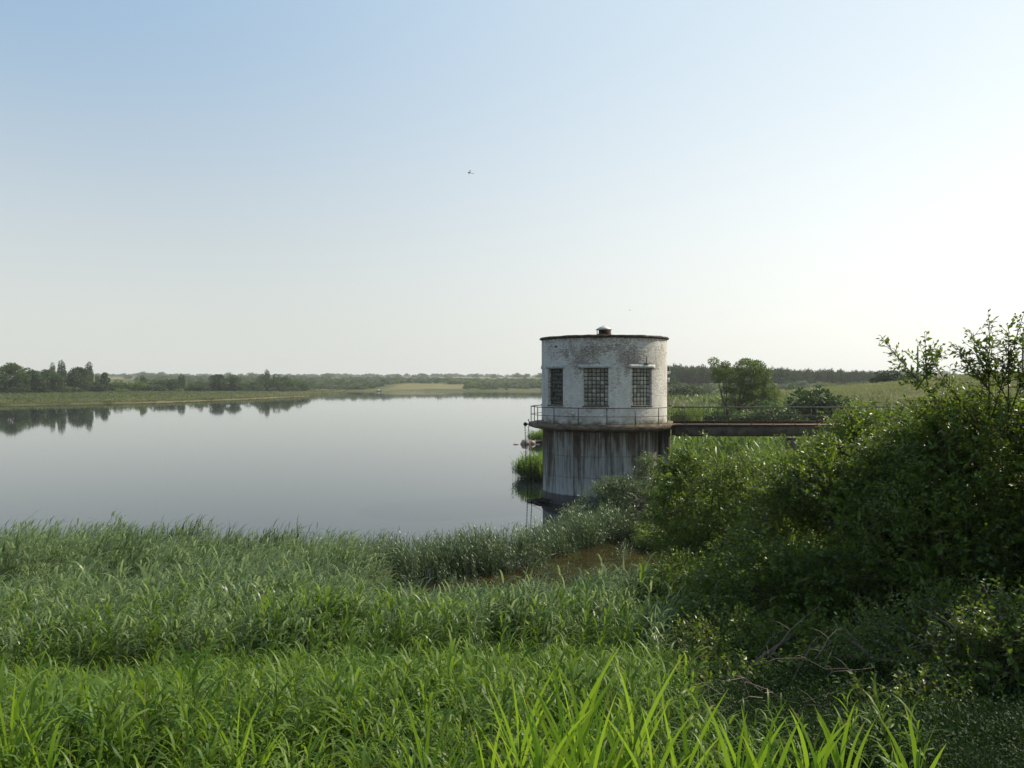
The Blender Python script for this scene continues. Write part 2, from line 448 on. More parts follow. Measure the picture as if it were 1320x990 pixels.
def leaves(P, D, N, L, W, fold=0.12):
    """folded pointed leaves: 5 vertices, 4 triangles each"""
    P, D, N = np.asarray(P), unit(np.asarray(D)), np.asarray(N)
    S = unit(np.cross(D, N)); N = unit(np.cross(S, D))
    L = np.broadcast_to(L, (len(P),))[:, None]; W = np.broadcast_to(W, (len(P),))[:, None]
    v0 = P
    v1 = P + D * L * 0.42 + S * W * 0.5 + N * W * fold
    v2 = P + D * L - N * L * 0.12
    v3 = P + D * L * 0.42 - S * W * 0.5 + N * W * fold
    v4 = P + D * L * 0.5 - N * W * fold
    V = np.stack([v0, v1, v2, v3, v4], 1).reshape(-1, 3)
    b = (np.arange(len(P)) * 5)[:, None]
    F3 = np.concatenate([b + [0, 4, 1], b + [1, 4, 2], b + [2, 4, 3], b + [3, 4, 0]])
    return V, F3

def blades(P, az, L, W, e0, droop, nseg=4, twist=None, rng=RNG):
    """strap leaves: start P, azimuth, length, width, start elevation, droop (all arrays); quads"""
    n = len(P)
    V = np.zeros((n, nseg + 1, 2, 3))
    pos = np.array(P, dtype=float)
    tw = rng.uniform(-0.6, 0.6, n) if twist is None else twist
    for k in range(nseg + 1):
        tt = k / nseg
        el = e0 - droop * tt ** 1.3
        d = np.stack([np.cos(az) * np.cos(el), np.sin(az) * np.cos(el), np.sin(el)], 1)
        side = np.stack([-np.sin(az), np.cos(az), np.zeros(n)], 1)
        up = np.cross(side, d)
        s = unit(side * np.cos(tw)[:, None] + up * np.sin(tw)[:, None])
        w = W * (0.55 + 0.45 * math.sin(min(1, tt * 2.5) * math.pi / 2)) * (1 - tt ** 2.2) + 0.0008
        V[:, k, 0] = pos - s * (w / 2)[:, None]
        V[:, k, 1] = pos + s * (w / 2)[:, None]
        if k < nseg: pos = pos + d * (L / nseg)[:, None]
    V = V.reshape(-1, 3)
    m = (nseg + 1) * 2
    b = (np.arange(n) * m)[:, None]
    Fq = np.concatenate([b + [2 * k, 2 * k + 1, 2 * k + 3, 2 * k + 2] for k in range(nseg)])
    return V, Fq, m

# ------------------------------------------------------------------ terrain
LAKE = np.array([(-700, 26), (-60, 25), (-10, 24.5), (-4, 23.5), (0, 22), (3, 22.3), (5.0, 24.5), (6.4, 28), (6.8, 33),
    (7, 38), (8.3, 41.5), (9.2, 46), (9.5, 52), (8, 55), (3.2, 56.3), (0.2, 58.3), (2.5, 60.5), (9, 63), (11, 75), (8, 88),
    (2.6, 90.6), (1.6, 93.0), (6, 98), (14, 110), (24, 200), (35, 330), (45, 450), (50, 560), (20, 583), (-60, 586), (-118, 583),
    (-160, 576), (-130, 545), (-102, 525), (-96, 480), (-93, 382), (-100, 320), (-112, 269), (-140, 234), (-200, 205), (-700, 150)], dtype=float)
def seg_dist(x, y, A, B):
    ax, ay = A; bx, by = B
    dx, dy = bx - ax, by - ay
    tt = np.clip(((x - ax) * dx + (y - ay) * dy) / (dx * dx + dy * dy), 0, 1)
    return np.hypot(x - ax - tt * dx, y - ay - tt * dy), tt
def shore(x, y):
    """signed distance to the lake's edge, positive on land"""
    d = np.full(x.shape, 1e9); ins = np.zeros(x.shape, bool)
    n = len(LAKE)
    for i in range(n):
        A, B = LAKE[i], LAKE[(i + 1) % n]
        d = np.minimum(d, seg_dist(x, y, A, B)[0])
        c = ((A[1] > y) != (B[1] > y)) & (x < (B[0] - A[0]) * (y - A[1]) / (B[1] - A[1] + 1e-12) + A[0])
        ins ^= c
    return np.where(ins, -d, d)
RIDGE = [(-900, -8, 5.2), (0, 0.3, 5.2), (14, 4.5, 5.2), (24, 18, 5.0), (29, 46, 4.6), (40, 76, 4.2), (60, 100, 3.5)]
def sst(a, b, v):
    q = np.clip((v - a) / (b - a), 0, 1); return q * q * (3 - 2 * q)
def vnoise(x, y, s, seed=0):
    """cheap smooth noise from sines"""
    x = x / s + seed * 3.1; y = y / s - seed * 1.7
    return (np.sin(x * 1.3 + 1.7 * np.sin(y * 0.9)) + np.sin(y * 1.7 + 1.3 * np.sin(x * 1.1 + 2)) + 0.5 * np.sin(2.9 * x - 2.3 * y)) / 2.5
def height(x, y):
    x = np.asarray(x, float); y = np.asarray(y, float)
    d = shore(x, y); r = np.hypot(x, y)
    left = (x < -60) & (y > 120)
    land = np.where(left, np.minimum(1.7, 0.2 + 0.016 * d), np.minimum(1.0, 0.17 * d))
    land = land + (d > 0) * (0.02 * np.clip(r - 640, 0, 420) + 0.0072 * np.clip(r - 1060, 0, 2600)) + sst(300, 800, r) * 1.5 * vnoise(x, y, 170, 2)
    right = sst(0.12, 0.2, x / np.maximum(y, 1)) * sst(200, 460, r) * (y > 0)
    land = land + 3.2 * right
    xa = x * 140 / np.maximum(y, 120)
    hill = (np.clip(4.9 + (xa - 50) * 0.095, 1, 7.7) - 1) * sst(32, 52, x) * sst(50, 138, y) * (1 - 0.95 * sst(155, 230, y))
    hill = hill + sst(40, 60, x) * sst(60, 100, y) * 0.35 * vnoise(x, y, 16, 5)
    land = np.where(d > 0, land + hill * np.clip(d / 6, 0, 1), land)
    rz = np.full(x.shape, -9.0)
    for (a, b) in zip(RIDGE[:-1], RIDGE[1:]):
        dd, tt = seg_dist(x, y, a[:2], b[:2])
        rz = np.maximum(rz, a[2] + (b[2] - a[2]) * tt - 0.27 * np.maximum(0, dd - 1.2))
    # a soft toe where the bank reaches the water
    rz = np.where((rz < 0.6) & (d > 0), np.maximum(rz, 0.05 * np.minimum(d, 8)), rz)
    bed = np.maximum(-2.5, d * 0.10)
    z = np.where(d > 0, np.maximum(land, rz), bed)
    z = z + np.where((d > 1), 0.06 * vnoise(x, y, 1.3, 1), 0)
    return z

rr = np.concatenate([[0.0], 0.8 * 1.0185 ** np.arange(0, 456)])
rr = rr[rr < 3400]
aa = np.concatenate([np.arange(-50, 50, 0.25), np.arange(50, 310, 4.0)])
aa = np.radians(aa)
AA, RR = np.meshgrid(aa, rr)
X = np.sin(AA) * RR; Y = np.cos(AA) * RR
Z = height(X, Y)
nr, na = X.shape
idx = np.arange(nr * na).reshape(nr, na)
q = np.stack([idx[:-1], np.roll(idx, -1, 1)[:-1], np.roll(idx, -1, 1)[1:], idx[1:]], -1).reshape(-1, 4)
fx = X.ravel(); fy = Y.ravel(); fz = Z.ravel()
fr_ = np.hypot(fx, fy)
field = np.zeros_like(fx)
field = np.maximum(field, 0.62 * sst(588, 605, fy) * (1 - sst(720, 800, fy)) * sst(-100, -88, fx) * (1 - sst(-38, -20, fx)))
field = np.maximum(field, sst(1150, 1250, fr_) * (1 - sst(1700, 1900, fr_)) * (vnoise(fx, fy, 300, 4) > -0.3))
field = np.maximum(field, 0.62 * sst(240, 300, fr_) * (fx < -60) * (fr_ < 420) * sst(0, 8, 40 - shore(fx, fy)))
field = np.maximum(field, 0.40 * sst(60, 90, fy) * sst(35, 50, fx) * (fr_ < 260))
mud = np.clip(1 - (shore(fx, fy)) / 3.0, 0, 1) * (fr_ < 200) + (np.hypot(fx, fy) < 30) * 0.5
me = raw_mesh('ground', np.stack([fx, fy, fz], 1), q[:, ::-1], M['ground'], smooth=True, attrs={'field': field, 'mud': np.clip(mud, 0, 1)})
ground = link('ground', me); tag(ground, kind='structure')

# water sheet at z = 0, just over the lake (its rim lies under the banks)
wx = np.concatenate([np.linspace(-1500, -60, 10), np.linspace(-50, 60, 12)])
wy = np.concatenate([np.linspace(14, 60, 8), np.linspace(80, 640, 15)])
WX, WY = np.meshgrid(wx, wy)
wi = np.arange(WX.size).reshape(WX.shape)
wq = np.stack([wi[:-1, :-1], wi[:-1, 1:], wi[1:, 1:], wi[1:, :-1]], -1).reshape(-1, 4)
water = link('lake_water', raw_mesh('lake_water', np.stack([WX.ravel(), WY.ravel(), np.zeros(WX.size)], 1), wq, M['water']))
tag(water, kind='structure')

# ------------------------------------------------------------------ intake tower
TX, TY = 5.17, 48.0
RW = 3.5
tower = thing('intake_tower', (TX, TY, 0), 'round whitewashed brick gatehouse tower on a stained concrete drum standing in the lake', 'tower')
# local angle a: 0 faces the camera (-Y), positive towards +X (right)
def pol(a, r, z): return (r * math.sin(R(a)), -r * math.cos(R(a)), z)
WIN = [-97.4, -55.4, -13.2, 29.2]
WZ0, WZ1, WW = 5.34, 7.30, 1.33
DOOR = 92.0
def upper_wall():
    Z0, Z1 = 4.34, 8.9
    ops = [(w - math.degrees(WW / 2 / RW), w + math.degrees(WW / 2 / RW), WZ0, WZ1) for w in WIN]
    ops.append((DOOR - 8, DOOR + 8, 4.34, 6.5))
    ang = set(np.arange(-180, 180, 4).tolist())
    ang = {a for a in ang if not any(o[0] - 0.8 < a < o[0] + 0.8 or o[1] - 0.8 < a < o[1] + 0.8 for o in ops)}
    for o in ops: ang |= {o[0], o[1]}
    ang = sorted(ang)
    zs = sorted({Z0, 4.8, WZ0, 5.9, 6.5, WZ1, 7.8, 8.4, Z1})
    n = len(ang); T = 0.38
    V = []; UV = []
    for rad in (RW, RW - T):
        for z in zs:
            for a in ang:
                V.append(pol(a, rad, z)); UV.append((R(a) * RW, z))
    # seam column
    F = []
    nz = len(zs)
    def vid(layer, k, j): return layer * nz * n + k * n + (j % n)
    def is_open(k, j):
        a = ang[j] + 0.01; a2 = ang[j + 1] if j + 1 < n else 180
        am = (ang[j] + a2) / 2; zm = (zs[k] + zs[k + 1]) / 2
        return any(o[0] < am < o[1] and o[2] < zm < o[3] for o in ops)
    for k in range(nz - 1):
        for j in range(n):
            if is_open(k, j):
                continue
            F.append([vid(0, k, j), vid(0, k, j + 1), vid(0, k + 1, j + 1), vid(0, k + 1, j)])
            F.append([vid(1, k, j), vid(1, k + 1, j), vid(1, k + 1, j + 1), vid(1, k, j + 1)])
            # reveals
            if is_open(k, (j + 1) % n): F.append([vid(0, k, j + 1), vid(1, k, j + 1), vid(1, k + 1, j + 1), vid(0, k + 1, j + 1)])
            if is_open(k, (j - 1) % n): F.append([vid(0, k, j), vid(0, k + 1, j), vid(1, k + 1, j), vid(1, k, j)])
            if k + 1 < nz - 1 and is_open(k + 1, j): F.append([vid(0, k + 1, j), vid(0, k + 1, j + 1), vid(1, k + 1, j + 1), vid(1, k + 1, j)])
            if k > 0 and is_open(k - 1, j): F.append([vid(0, k, j), vid(1, k, j), vid(1, k, j + 1), vid(0, k, j + 1)])
    me = raw_mesh('wall', V, np.array(F), M['wall'], uv=UV)
    o = link('wall', me, tower)
    me.polygons.foreach_set('use_smooth', np.zeros(len(me.polygons), bool))
    return o
upper_wall()

# concrete drum below; slightly narrower on the right, where the pier stands
def drum():
    n = 72
    prof = [(3.33, -2.6), (3.33, 0.05), (3.33, 0.50), (3.27, 0.53), (3.27, 1.6), (3.27, 2.7), (3.27, 4.06)]
    V = []; UV = []
    for r, z in prof:
        for j in range(n + 1):
            a = 360.0 * j / n - 180
            x, y, zz = pol(a, r, z)
            V.append((x - 0.17, y, zz)); UV.append((R(a) * r + 3, z))
    F = [[i * (n + 1) + j, i * (n + 1) + j + 1, (i + 1) * (n + 1) + j + 1, (i + 1) * (n + 1) + j] for i in range(len(prof) - 1) for j in range(n)]
    link('concrete_drum', raw_mesh('concrete_drum', V, np.array(F), M['drum'], smooth=True, uv=UV), tower)
    V = []; F = []; UV = []
    x0, x1, y0, y1 = 3.02, 3.52, -1.2, 1.2
    for z in (-2.6, 2.0, 4.05):
        for i, (x, y) in enumerate([(x0, y0), (x1, y0), (x1, y1), (x0, y1)]):
            V.append((x, y, z)); UV.append((i * 0.9 + 20, z))
    for k in range(2):
        for i in range(4):
            F.append([k * 4 + i, k * 4 + (i + 1) % 4, (k + 1) * 4 + (i + 1) % 4, (k + 1) * 4 + i])
    link('pier', raw_mesh('pier', V, np.array(F), M['drum'], uv=UV), tower)
drum()

# gallery slab: faceted ring with a tapering underside
def slab():
    n = 14
    prof = [(3.2, 4.06 - 0.16), (4.22, 4.08), (4.25, 4.10), (4.25, 4.335), (3.3, 4.345)]
    V = []
    for k, (r, z) in enumerate(prof):
        for j in range(n):
            a = 360.0 * j / n + 9
            jit = 0.0 if k in (0, 4) else 0.03 * math.sin(j * 2.3)
            V.append(pol(a, r + jit, z + (0.012 * math.sin(j * 1.7) if k == 3 else 0)))
    F = [[i * n + j, i * n + (j + 1) % n, (i + 1) * n + (j + 1) % n, (i + 1) * n + j] for i in range(len(prof) - 1) for j in range(n)]
    link('gallery_slab', raw_mesh('gallery_slab', V, np.array(F), M['slab']), tower)
    m = MB()
    for k in range(16):        # tufts of moss-grown debris
        pass
slab()

# roof cap: rough brick course and flat roof
def cap():
    n = 90; V = []
    prof = [(3.44, 8.925), (3.57, 8.93), (3.61, 8.96), (3.59, 9.035), (3.45, 9.06), (1.6, 9.15), (0.01, 9.18)]
    rg = random.Random(5)
    for k, (r, z) in enumerate(prof):
        for j in range(n):
            a = 360.0 * j / n
            jr = rg.uniform(-0.025, 0.025) if k in (1, 2, 3) else 0
            jz = rg.uniform(-0.02, 0.02) if k in (3, 4) else 0
            V.append(pol(a, r + jr, z + jz))
    F = [[i * n + j, i * n + (j + 1) % n, (i + 1) * n + (j + 1) % n, (i + 1) * n + j] for i in range(len(prof) - 1) for j in range(n)]
    link('roof', raw_mesh('roof', V, np.array(F), M['cap']), tower)
cap()

# ventilator: open-sided iron box with a pale cone cap
vx, vy = 0.0, 0.0
vent = thing('ventilator', (vx, vy, 0)); vent.parent = tower
m = MB()
m.lathe([(0.36, 9.15), (0.40, 9.18), (0.40, 9.28), (0.36, 9.28), (0.34, 9.2)], 14)
m.build('collar', M['rust'], vent)
for k in range(6):
    a = k * 60 + 20
    wdt = 0.30 if k in (1, 2) else (0.10 if k % 2 else 0.20)
    x, y, z = pol(a, 0.38, 9.36)
    MB().box((x, y, z + 0.02), (wdt, 0.03, 0.36), R(a)).build('support', M['rust'], vent)
MB().lathe([(0.30, 9.2), (0.30, 9.5)], 12).build('duct', M['black_iron'], vent)
MB().lathe([(0.44, 9.50), (0.47, 9.53), (0.25, 9.66), (0.03, 9.77), (0.001, 9.775)], 14).build('cone_cap', M['zinc'], vent)

# windows of glass blocks
block_me = None
def glass_block_mesh(w, h):
    m = MB(); d = 0.05
    V = []
    for (s, y) in ((1.0, 0.0), (0.97, -0.035), (0.72, -0.05)):
        for (sx, sz) in ((-1, -1), (1, -1), (1, 1), (-1, 1)):
            V.append((sx * w / 2 * s, y, sz * h / 2 * s))
    F = [[k * 4 + i, k * 4 + (i + 1) % 4, (k + 1) * 4 + (i + 1) % 4, (k + 1) * 4 + i] for k in range(2) for i in range(4)] + [[8, 9, 10, 11]]
    return raw_mesh('glass_block', V, np.array(F), M['glass'])
NC, NR = 6, 9
pw, ph = (WW - 0.02) / NC, (WZ1 - WZ0 - 0.02) / NR
gb = glass_block_mesh(pw * 0.88, ph * 0.88)
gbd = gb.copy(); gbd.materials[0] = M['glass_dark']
for wi_, a in enumerate(WIN):
    win = thing('window', pol(a, RW - 0.24, 0), rz=R(a)); win.parent = tower
    win['label'] = ['window of the tower turned away to the left', 'narrow-looking dark left window of the tower', 'middle window of the tower with a full grid of glass blocks',
                    'right window of the tower, glass blocks in a deep sunlit reveal'][wi_]
    m = MB()
    m.box((0, 0.04, (WZ0 + WZ1) / 2), (WW + 0.01, 0.05, WZ1 - WZ0 + 0.01))
    for c in range(NC + 1):
        m.box((-WW / 2 + 0.01 + c * pw, -0.012, (WZ0 + WZ1) / 2), (0.018, 0.07, WZ1 - WZ0))
    for r_ in range(NR + 1):
        m.box((0, -0.010, WZ0 + 0.01 + r_ * ph), (WW, 0.06, 0.018))
    m.build('grid', M['grille'], win)
    if wi_ > 0:
        for c in range(NC):
            for r_ in range(NR):
                if wi_ == 1 and (c + r_ * 3) % 7 == 0: continue
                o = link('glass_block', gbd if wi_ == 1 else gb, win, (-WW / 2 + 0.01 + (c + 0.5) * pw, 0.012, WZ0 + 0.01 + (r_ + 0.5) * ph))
    # lintel and sill are curved pieces standing proud of the wall
    def curved(name, a0, a1, r0, r1, z0, z1, mat):
        k = 8; V = []
        for i in range(k + 1):
            aa_ = a0 + (a1 - a0) * i / k
            V += [pol(aa_, r0, z0), pol(aa_, r1, z0), pol(aa_, r1, z1), pol(aa_, r0, z1)]
        F = [[i * 4 + j, i * 4 + (j + 1) % 4, (i + 1) * 4 + (j + 1) % 4, (i + 1) * 4 + j] for i in range(k) for j in range(4)] + [[0, 3, 2, 1], [k * 4, k * 4 + 1, k * 4 + 2, k * 4 + 3]]
        o = link(name, raw_mesh(name, V, np.array(F)[:, ::-1], mat), tower)
        return o
    hw = math.degrees(WW / 2 / RW)
    curved('lintel', a - hw - (5.2 if wi_ == 2 else 3.6), a + hw + (2.6 if wi_ != 3 else 4.0), RW - 0.2, RW + 0.035, WZ1 + 0.003, WZ1 + 0.20, M['lintel'])
    curved('sill', a - hw - 0.6, a + hw + 0.6, RW - 0.36, RW + 0.035, WZ0 - 0.065, WZ0 - 0.002, M['cap'] if wi_ == 3 else M['slab'])
d_ = thing('door', pol(DOOR, RW - 0.2, 0), rz=R(DOOR)); d_.parent = tower
MB().box((0, 0, 5.42), (0.95, 0.06, 2.12)).build('door_leaf', M['door'], d_)
MB().tube([(0.3, -0.05, 5.4), (0.3, -0.09, 5.4), (0.38, -0.09, 5.4)], 0.015).build('handle', M['rail'], d_)
# black disc painting the shade of a small hole, a stub pipe on the right lintel
MB().tube([pol(-53, RW - 0.06, 8.48), pol(-53, RW + 0.012, 8.48)], 0.07, 10).build('hole_shade_disc', M['black_iron'], tower)
MB().tube([pol(33, RW + 0.05, 7.5), pol(33, RW + 0.06, 7.95)], 0.022).box(pol(33, RW + 0.04, 7.54), (0.3, 0.08, 0.06), R(33)).build('pipe_stub', M['rust'], tower)
# electric box, conduit and wall lamp on the right flank
MB().box(pol(81, RW + 0.07, 6.68), (0.24, 0.12, 0.26), R(81)).build('switch_box', M['paint'], tower)
MB().tube([pol(79, RW + 0.03, 6.55), pol(79, RW + 0.03, 4.38)], 0.022).build('conduit', M['rail'], tower)
lamp = thing('wall_lamp', pol(96, RW, 7.2)); lamp.parent = tower
MB().tube([(0, 0, 0.18), (0.12, 0, 0.22), (0.22, 0, 0.2), (0.22, 0, 0.1)], 0.018).box((0.0, 0, 0.0), (0.04, 0.06, 0.5)).build('bracket', M['black_iron'], lamp)
MB().lathe([(0.02, 0.22), (0.05, 0.18), (0.03, 0.12), (0.06, 0.08), (0.12, 0.03), (0.12, 0.0), (0.0, 0.0)], 12, (0.22, 0, 0)).build('lamp_fitting', M['black_iron'], lamp)
MB().lathe([(0.11, 0.0), (0.105, -0.12), (0.07, -0.17), (0.0, -0.19)], 12, (0.22, 0, 0)).build('lamp_shade', M['paint'], lamp)

# gallery railing
RP = 4.1
rail = thing('gallery_railing', (0, 0, 0)); rail.parent = tower
for k in range(-12, 4):
    a = -4 + 21 * k
    if k > 3: break
    x, y, z = pol(a, RP, 4.33)
    MB().tube([(x, y, 4.30), (x, y, 5.215)], 0.026, 6).build('post', M['rail'], rail)
for zz, rd in ((5.22, 0.026), (4.78, 0.016)):
    pts = [pol(-4 + 21 * k, RP, zz + 0.008 * math.sin(k * 3)) for k in range(-12, 4)]
    MB().tube(pts, rd, 6).build('handrail' if rd > 0.02 else 'mid_rail', M['rail'], rail)
# moss tufts on the gallery's right front
def tufts(name, pts, h, w, mat, parent=None, per=14, rng=RNG):
    P = np.repeat(np.asarray(pts, float), per, 0)
    P[:, :2] += rng.normal(0, w, (len(P), 2))
    n = len(P)
    V, Fq, mm = blades(P, rng.uniform(0, 6.28, n), rng.uniform(0.5, 1.1, n) * h, rng.uniform(0.6, 1.2, n) * h * 0.12, rng.uniform(0.7, 1.5, n), rng.uniform(0.2, 1.2, n), 2)
    return link(name, raw_mesh(name, V, Fq, mat, var=np.repeat(rng.random(n), mm)), parent)
g = tufts('moss_tuft', [pol(a + random.uniform(-1, 1), RW + 0.10 + random.uniform(0, .2), 4.33) for a in np.arange(-70, 62, 2.2) if (a > 15 or random.random() < 0.4)], 0.12, 0.05, M['marsh'], tower)
g['kind'] = 'stuff'

# winch roller on the left tip of the gallery, with two hanging chains
win_ = thing('winch_roller', (TX - 4.42, TY + 0.1, 4.20), 'black iron winch roller jutting from the left tip of the tower gallery', 'winch')
MB().tube([(0, -0.16, 0), (0, -0.1, 0), (0, 0.1, 0), (0, 0.16, 0)], [0.11, 0.085, 0.085, 0.11], 12).build('drum', M['black_iron'], win_)
MB().tube([(0.0, 0, 0), (0.45, 0, 0.02)], 0.04).tube([(0.0, -0.2, 0), (0, 0.2, 0)], 0.03).build('axle', M['black_iron'], win_)
MB().box((0.20, -0.12, 0.18), (0.05, 0.04, 0.24), 0, 0, R(-20)).build('crank_handle', M['black_iron'], win_)
def chain(x0, x1, y, z0, z1, label):
    m = MB()
    n = int((z0 - z1) / 0.085)
    for i in range(n):
        q_ = i / n
        zc = z0 + (z1 - z0) * q_
        xc = x0 + (x1 - x0) * q_
        ax = np.array([1, 0, 0]) if i % 2 else np.array([0, 1, 0])
        th = np.linspace(0, 2 * math.pi, 7)
        pts = [(xc + ax[0] * 0.028 * math.cos(t_), y + ax[1] * 0.028 * math.cos(t_), zc + 0.062 * math.sin(t_)) for t_ in th]
        m.tube(pts, 0.011, 4, cap=False)
    return tag(m.build('chain', M['black_iron']), label, 'chain', 'chains hanging from the winch roller')
chain(TX - 4.44, TX - 4.28, TY, 4.14, -0.5, 'black chain hanging from the winch into the lake, the one farther from the tower')
chain(TX - 4.24, TX - 4.02, TY + 0.1, 4.1, -0.5, 'black chain hanging from the winch into the lake, the one nearer the tower')

# driftwood heap against the drum
dw = MB(); rg = random.Random(3)
for k in range(46):
    t0 = rg.uniform(0, 1)
    x = TX - 4.35 + t0 * 1.25; y = TY - 1.1 + rg.uniform(-0.5, 0.4)
    L = rg.uniform(0.3, 1.0); a = rg.gauss(0.1, 0.5); e = rg.uniform(-0.15, 0.2)
    z = rg.uniform(0.0, 0.05 + 0.22 * t0)
    p0 = np.array([x, y, z]); p1 = p0 + L * np.array([math.cos(a), math.sin(a), e])
    dw.tube([p0, (p0 + p1) / 2 + np.array([0, 0, rg.uniform(-.04, .05)]), p1], [rg.uniform(.02, .05), .035, .012], 5)
dw.tube([(TX - 4.2, TY - 1.1, 0.1), (TX - 3.5, TY - 1.2, 0.5)], [0.012, 0.006], 4)
o = dw.build('driftwood', M['blackwood'])
tag(o, 'black heap of floating driftwood and twigs against the left foot of the tower', 'driftwood')

# ------------------------------------------------------------------ footbridge
BY = 45.9
bridge = thing('footbridge', (8.6, BY, 4.30), 'concrete footbridge with iron railings running right from the tower gallery', 'bridge')
LB = 19.0
MB().box((LB / 2, 0, -0.03), (LB, 1.3, 0.075)).build('deck', M['deck'], bridge)
m = MB()
m.box((LB / 2 + 0.1, -0.52, -0.345), (LB, 0.16, 0.53)).box((LB / 2 + 0.1, 0.52, -0.345), (LB, 0.16, 0.53))
m.build('girder', M['girder'], bridge)
MB().tube([(0.2, 0.56, 0.10), (LB, 0.56, 0.10)], 0.075, 10).build('pipe', M['rust'], bridge)
MB().box((LB / 2, -0.66, -0.03), (LB, 0.03, 0.10)).build('edge_angle', M['rust'], bridge)
for x in np.arange(0.7, LB, 1.05):
    MB().tube([(x, -0.605, -0.34), (x, -0.63, -0.34)], 0.035, 8).build('bolt', M['black_iron'], bridge)
MB().box((6.5, 0, -2.25), (0.45, 1.1, 2.98)).build('pier', M['girder'], bridge)
for side, yy in ((0, -0.60), (1, 0.60)):
    for k in range(15):
        x = 0.58 + 1.17 * k + side * 0.10
        MB().tube([(x, yy, 0.0), (x + random.uniform(-.01, .01), yy, 0.93)], 0.022, 6).build('post', M['rail'], bridge)
    MB().tube([(-0.1, yy, 0.93)] + [(0.58 + 1.17 * k, yy, 0.93 + random.uniform(-.008, .008)) for k in range(15)], 0.024, 6).build('handrail', M['rail'], bridge)
    MB().tube([(-0.1, yy, 0.47)] + [(0.58 + 1.17 * k, yy, 0.47 + random.uniform(-.008, .008)) for k in range(15)], 0.015, 6).build('mid_rail', M['rail'], bridge)

# ------------------------------------------------------------------ scattering by geometry nodes (for what nobody could count)
def scatter(name, label, protos, P, rot, scl, idx=None, z=None, tilt=None, sz=None):
    """one object: instances of the proto meshes on the given points"""
    n = len(P)
    if idx is None: idx = RNG.integers(0, len(protos), n)
    me = bpy.data.meshes.new(name)
    me.vertices.add(n); me.vertices.foreach_set('co', np.asarray(P, np.float32).ravel())
    a = me.attributes.new('rot', 'FLOAT_VECTOR', 'POINT')
    rv = np.zeros((n, 3), np.float32); rv[:, 2] = rot
    if tilt is not None: rv[:, 0] = tilt[:, 0]; rv[:, 1] = tilt[:, 1]
    a.data.foreach_set('vector', rv.ravel())
    a = me.attributes.new('scl', 'FLOAT_VECTOR', 'POINT')
    s3 = np.stack([scl, scl, scl if sz is None else sz], 1).astype(np.float32)
    a.data.foreach_set('vector', s3.ravel())
    a = me.attributes.new('idx', 'INT', 'POINT'); a.data.foreach_set('value', idx.astype(np.int32))
    o = link(name, me)
    cl = bpy.data.collections.new(name + '_kinds')
    for k, pm in enumerate(protos):
        po = bpy.data.objects.new('%s_kind%02d' % (name, k), pm); cl.objects.link(po)
    ng = bpy.data.node_groups.new(name + '_scatter', 'GeometryNodeTree')
    ng.interface.new_socket('Geometry', in_out='INPUT', socket_type='NodeSocketGeometry')
    ng.interface.new_socket('Geometry', in_out='OUTPUT', socket_type='NodeSocketGeometry')
    N = ng.nodes
    gi = N.new('NodeGroupInput'); go = N.new('NodeGroupOutput')
    ci = N.new('GeometryNodeCollectionInfo'); ci.inputs['Collection'].default_value = cl
    ci.inputs['Separate Children'].default_value = True; ci.inputs['Reset Children'].default_value = True
    ip = N.new('GeometryNodeInstanceOnPoints'); ip.inputs['Pick Instance'].default_value = True
    def att(nm, typ):
        q_ = N.new('GeometryNodeInputNamedAttribute'); q_.data_type = typ; q_.inputs['Name'].default_value = nm
        return q_.outputs[0]
    ng.links.new(gi.outputs[0], ip.inputs['Points']); ng.links.new(ci.outputs[0], ip.inputs['Instance'])
    ng.links.new(att('idx', 'INT'), ip.inputs['Instance Index'])
    er = N.new('FunctionNodeEulerToRotation'); ng.links.new(att('rot', 'FLOAT_VECTOR'), er.inputs[0])
    ng.links.new(er.outputs[0], ip.inputs['Rotation'])
    ng.links.new(att('scl', 'FLOAT_VECTOR'), ip.inputs['Scale'])
    ng.links.new(ip.outputs[0], go.inputs[0])
    md = o.modifiers.new('scatter', 'NODES'); md.node_group = ng
    tag(o, label, None, None, 'stuff')
    return o

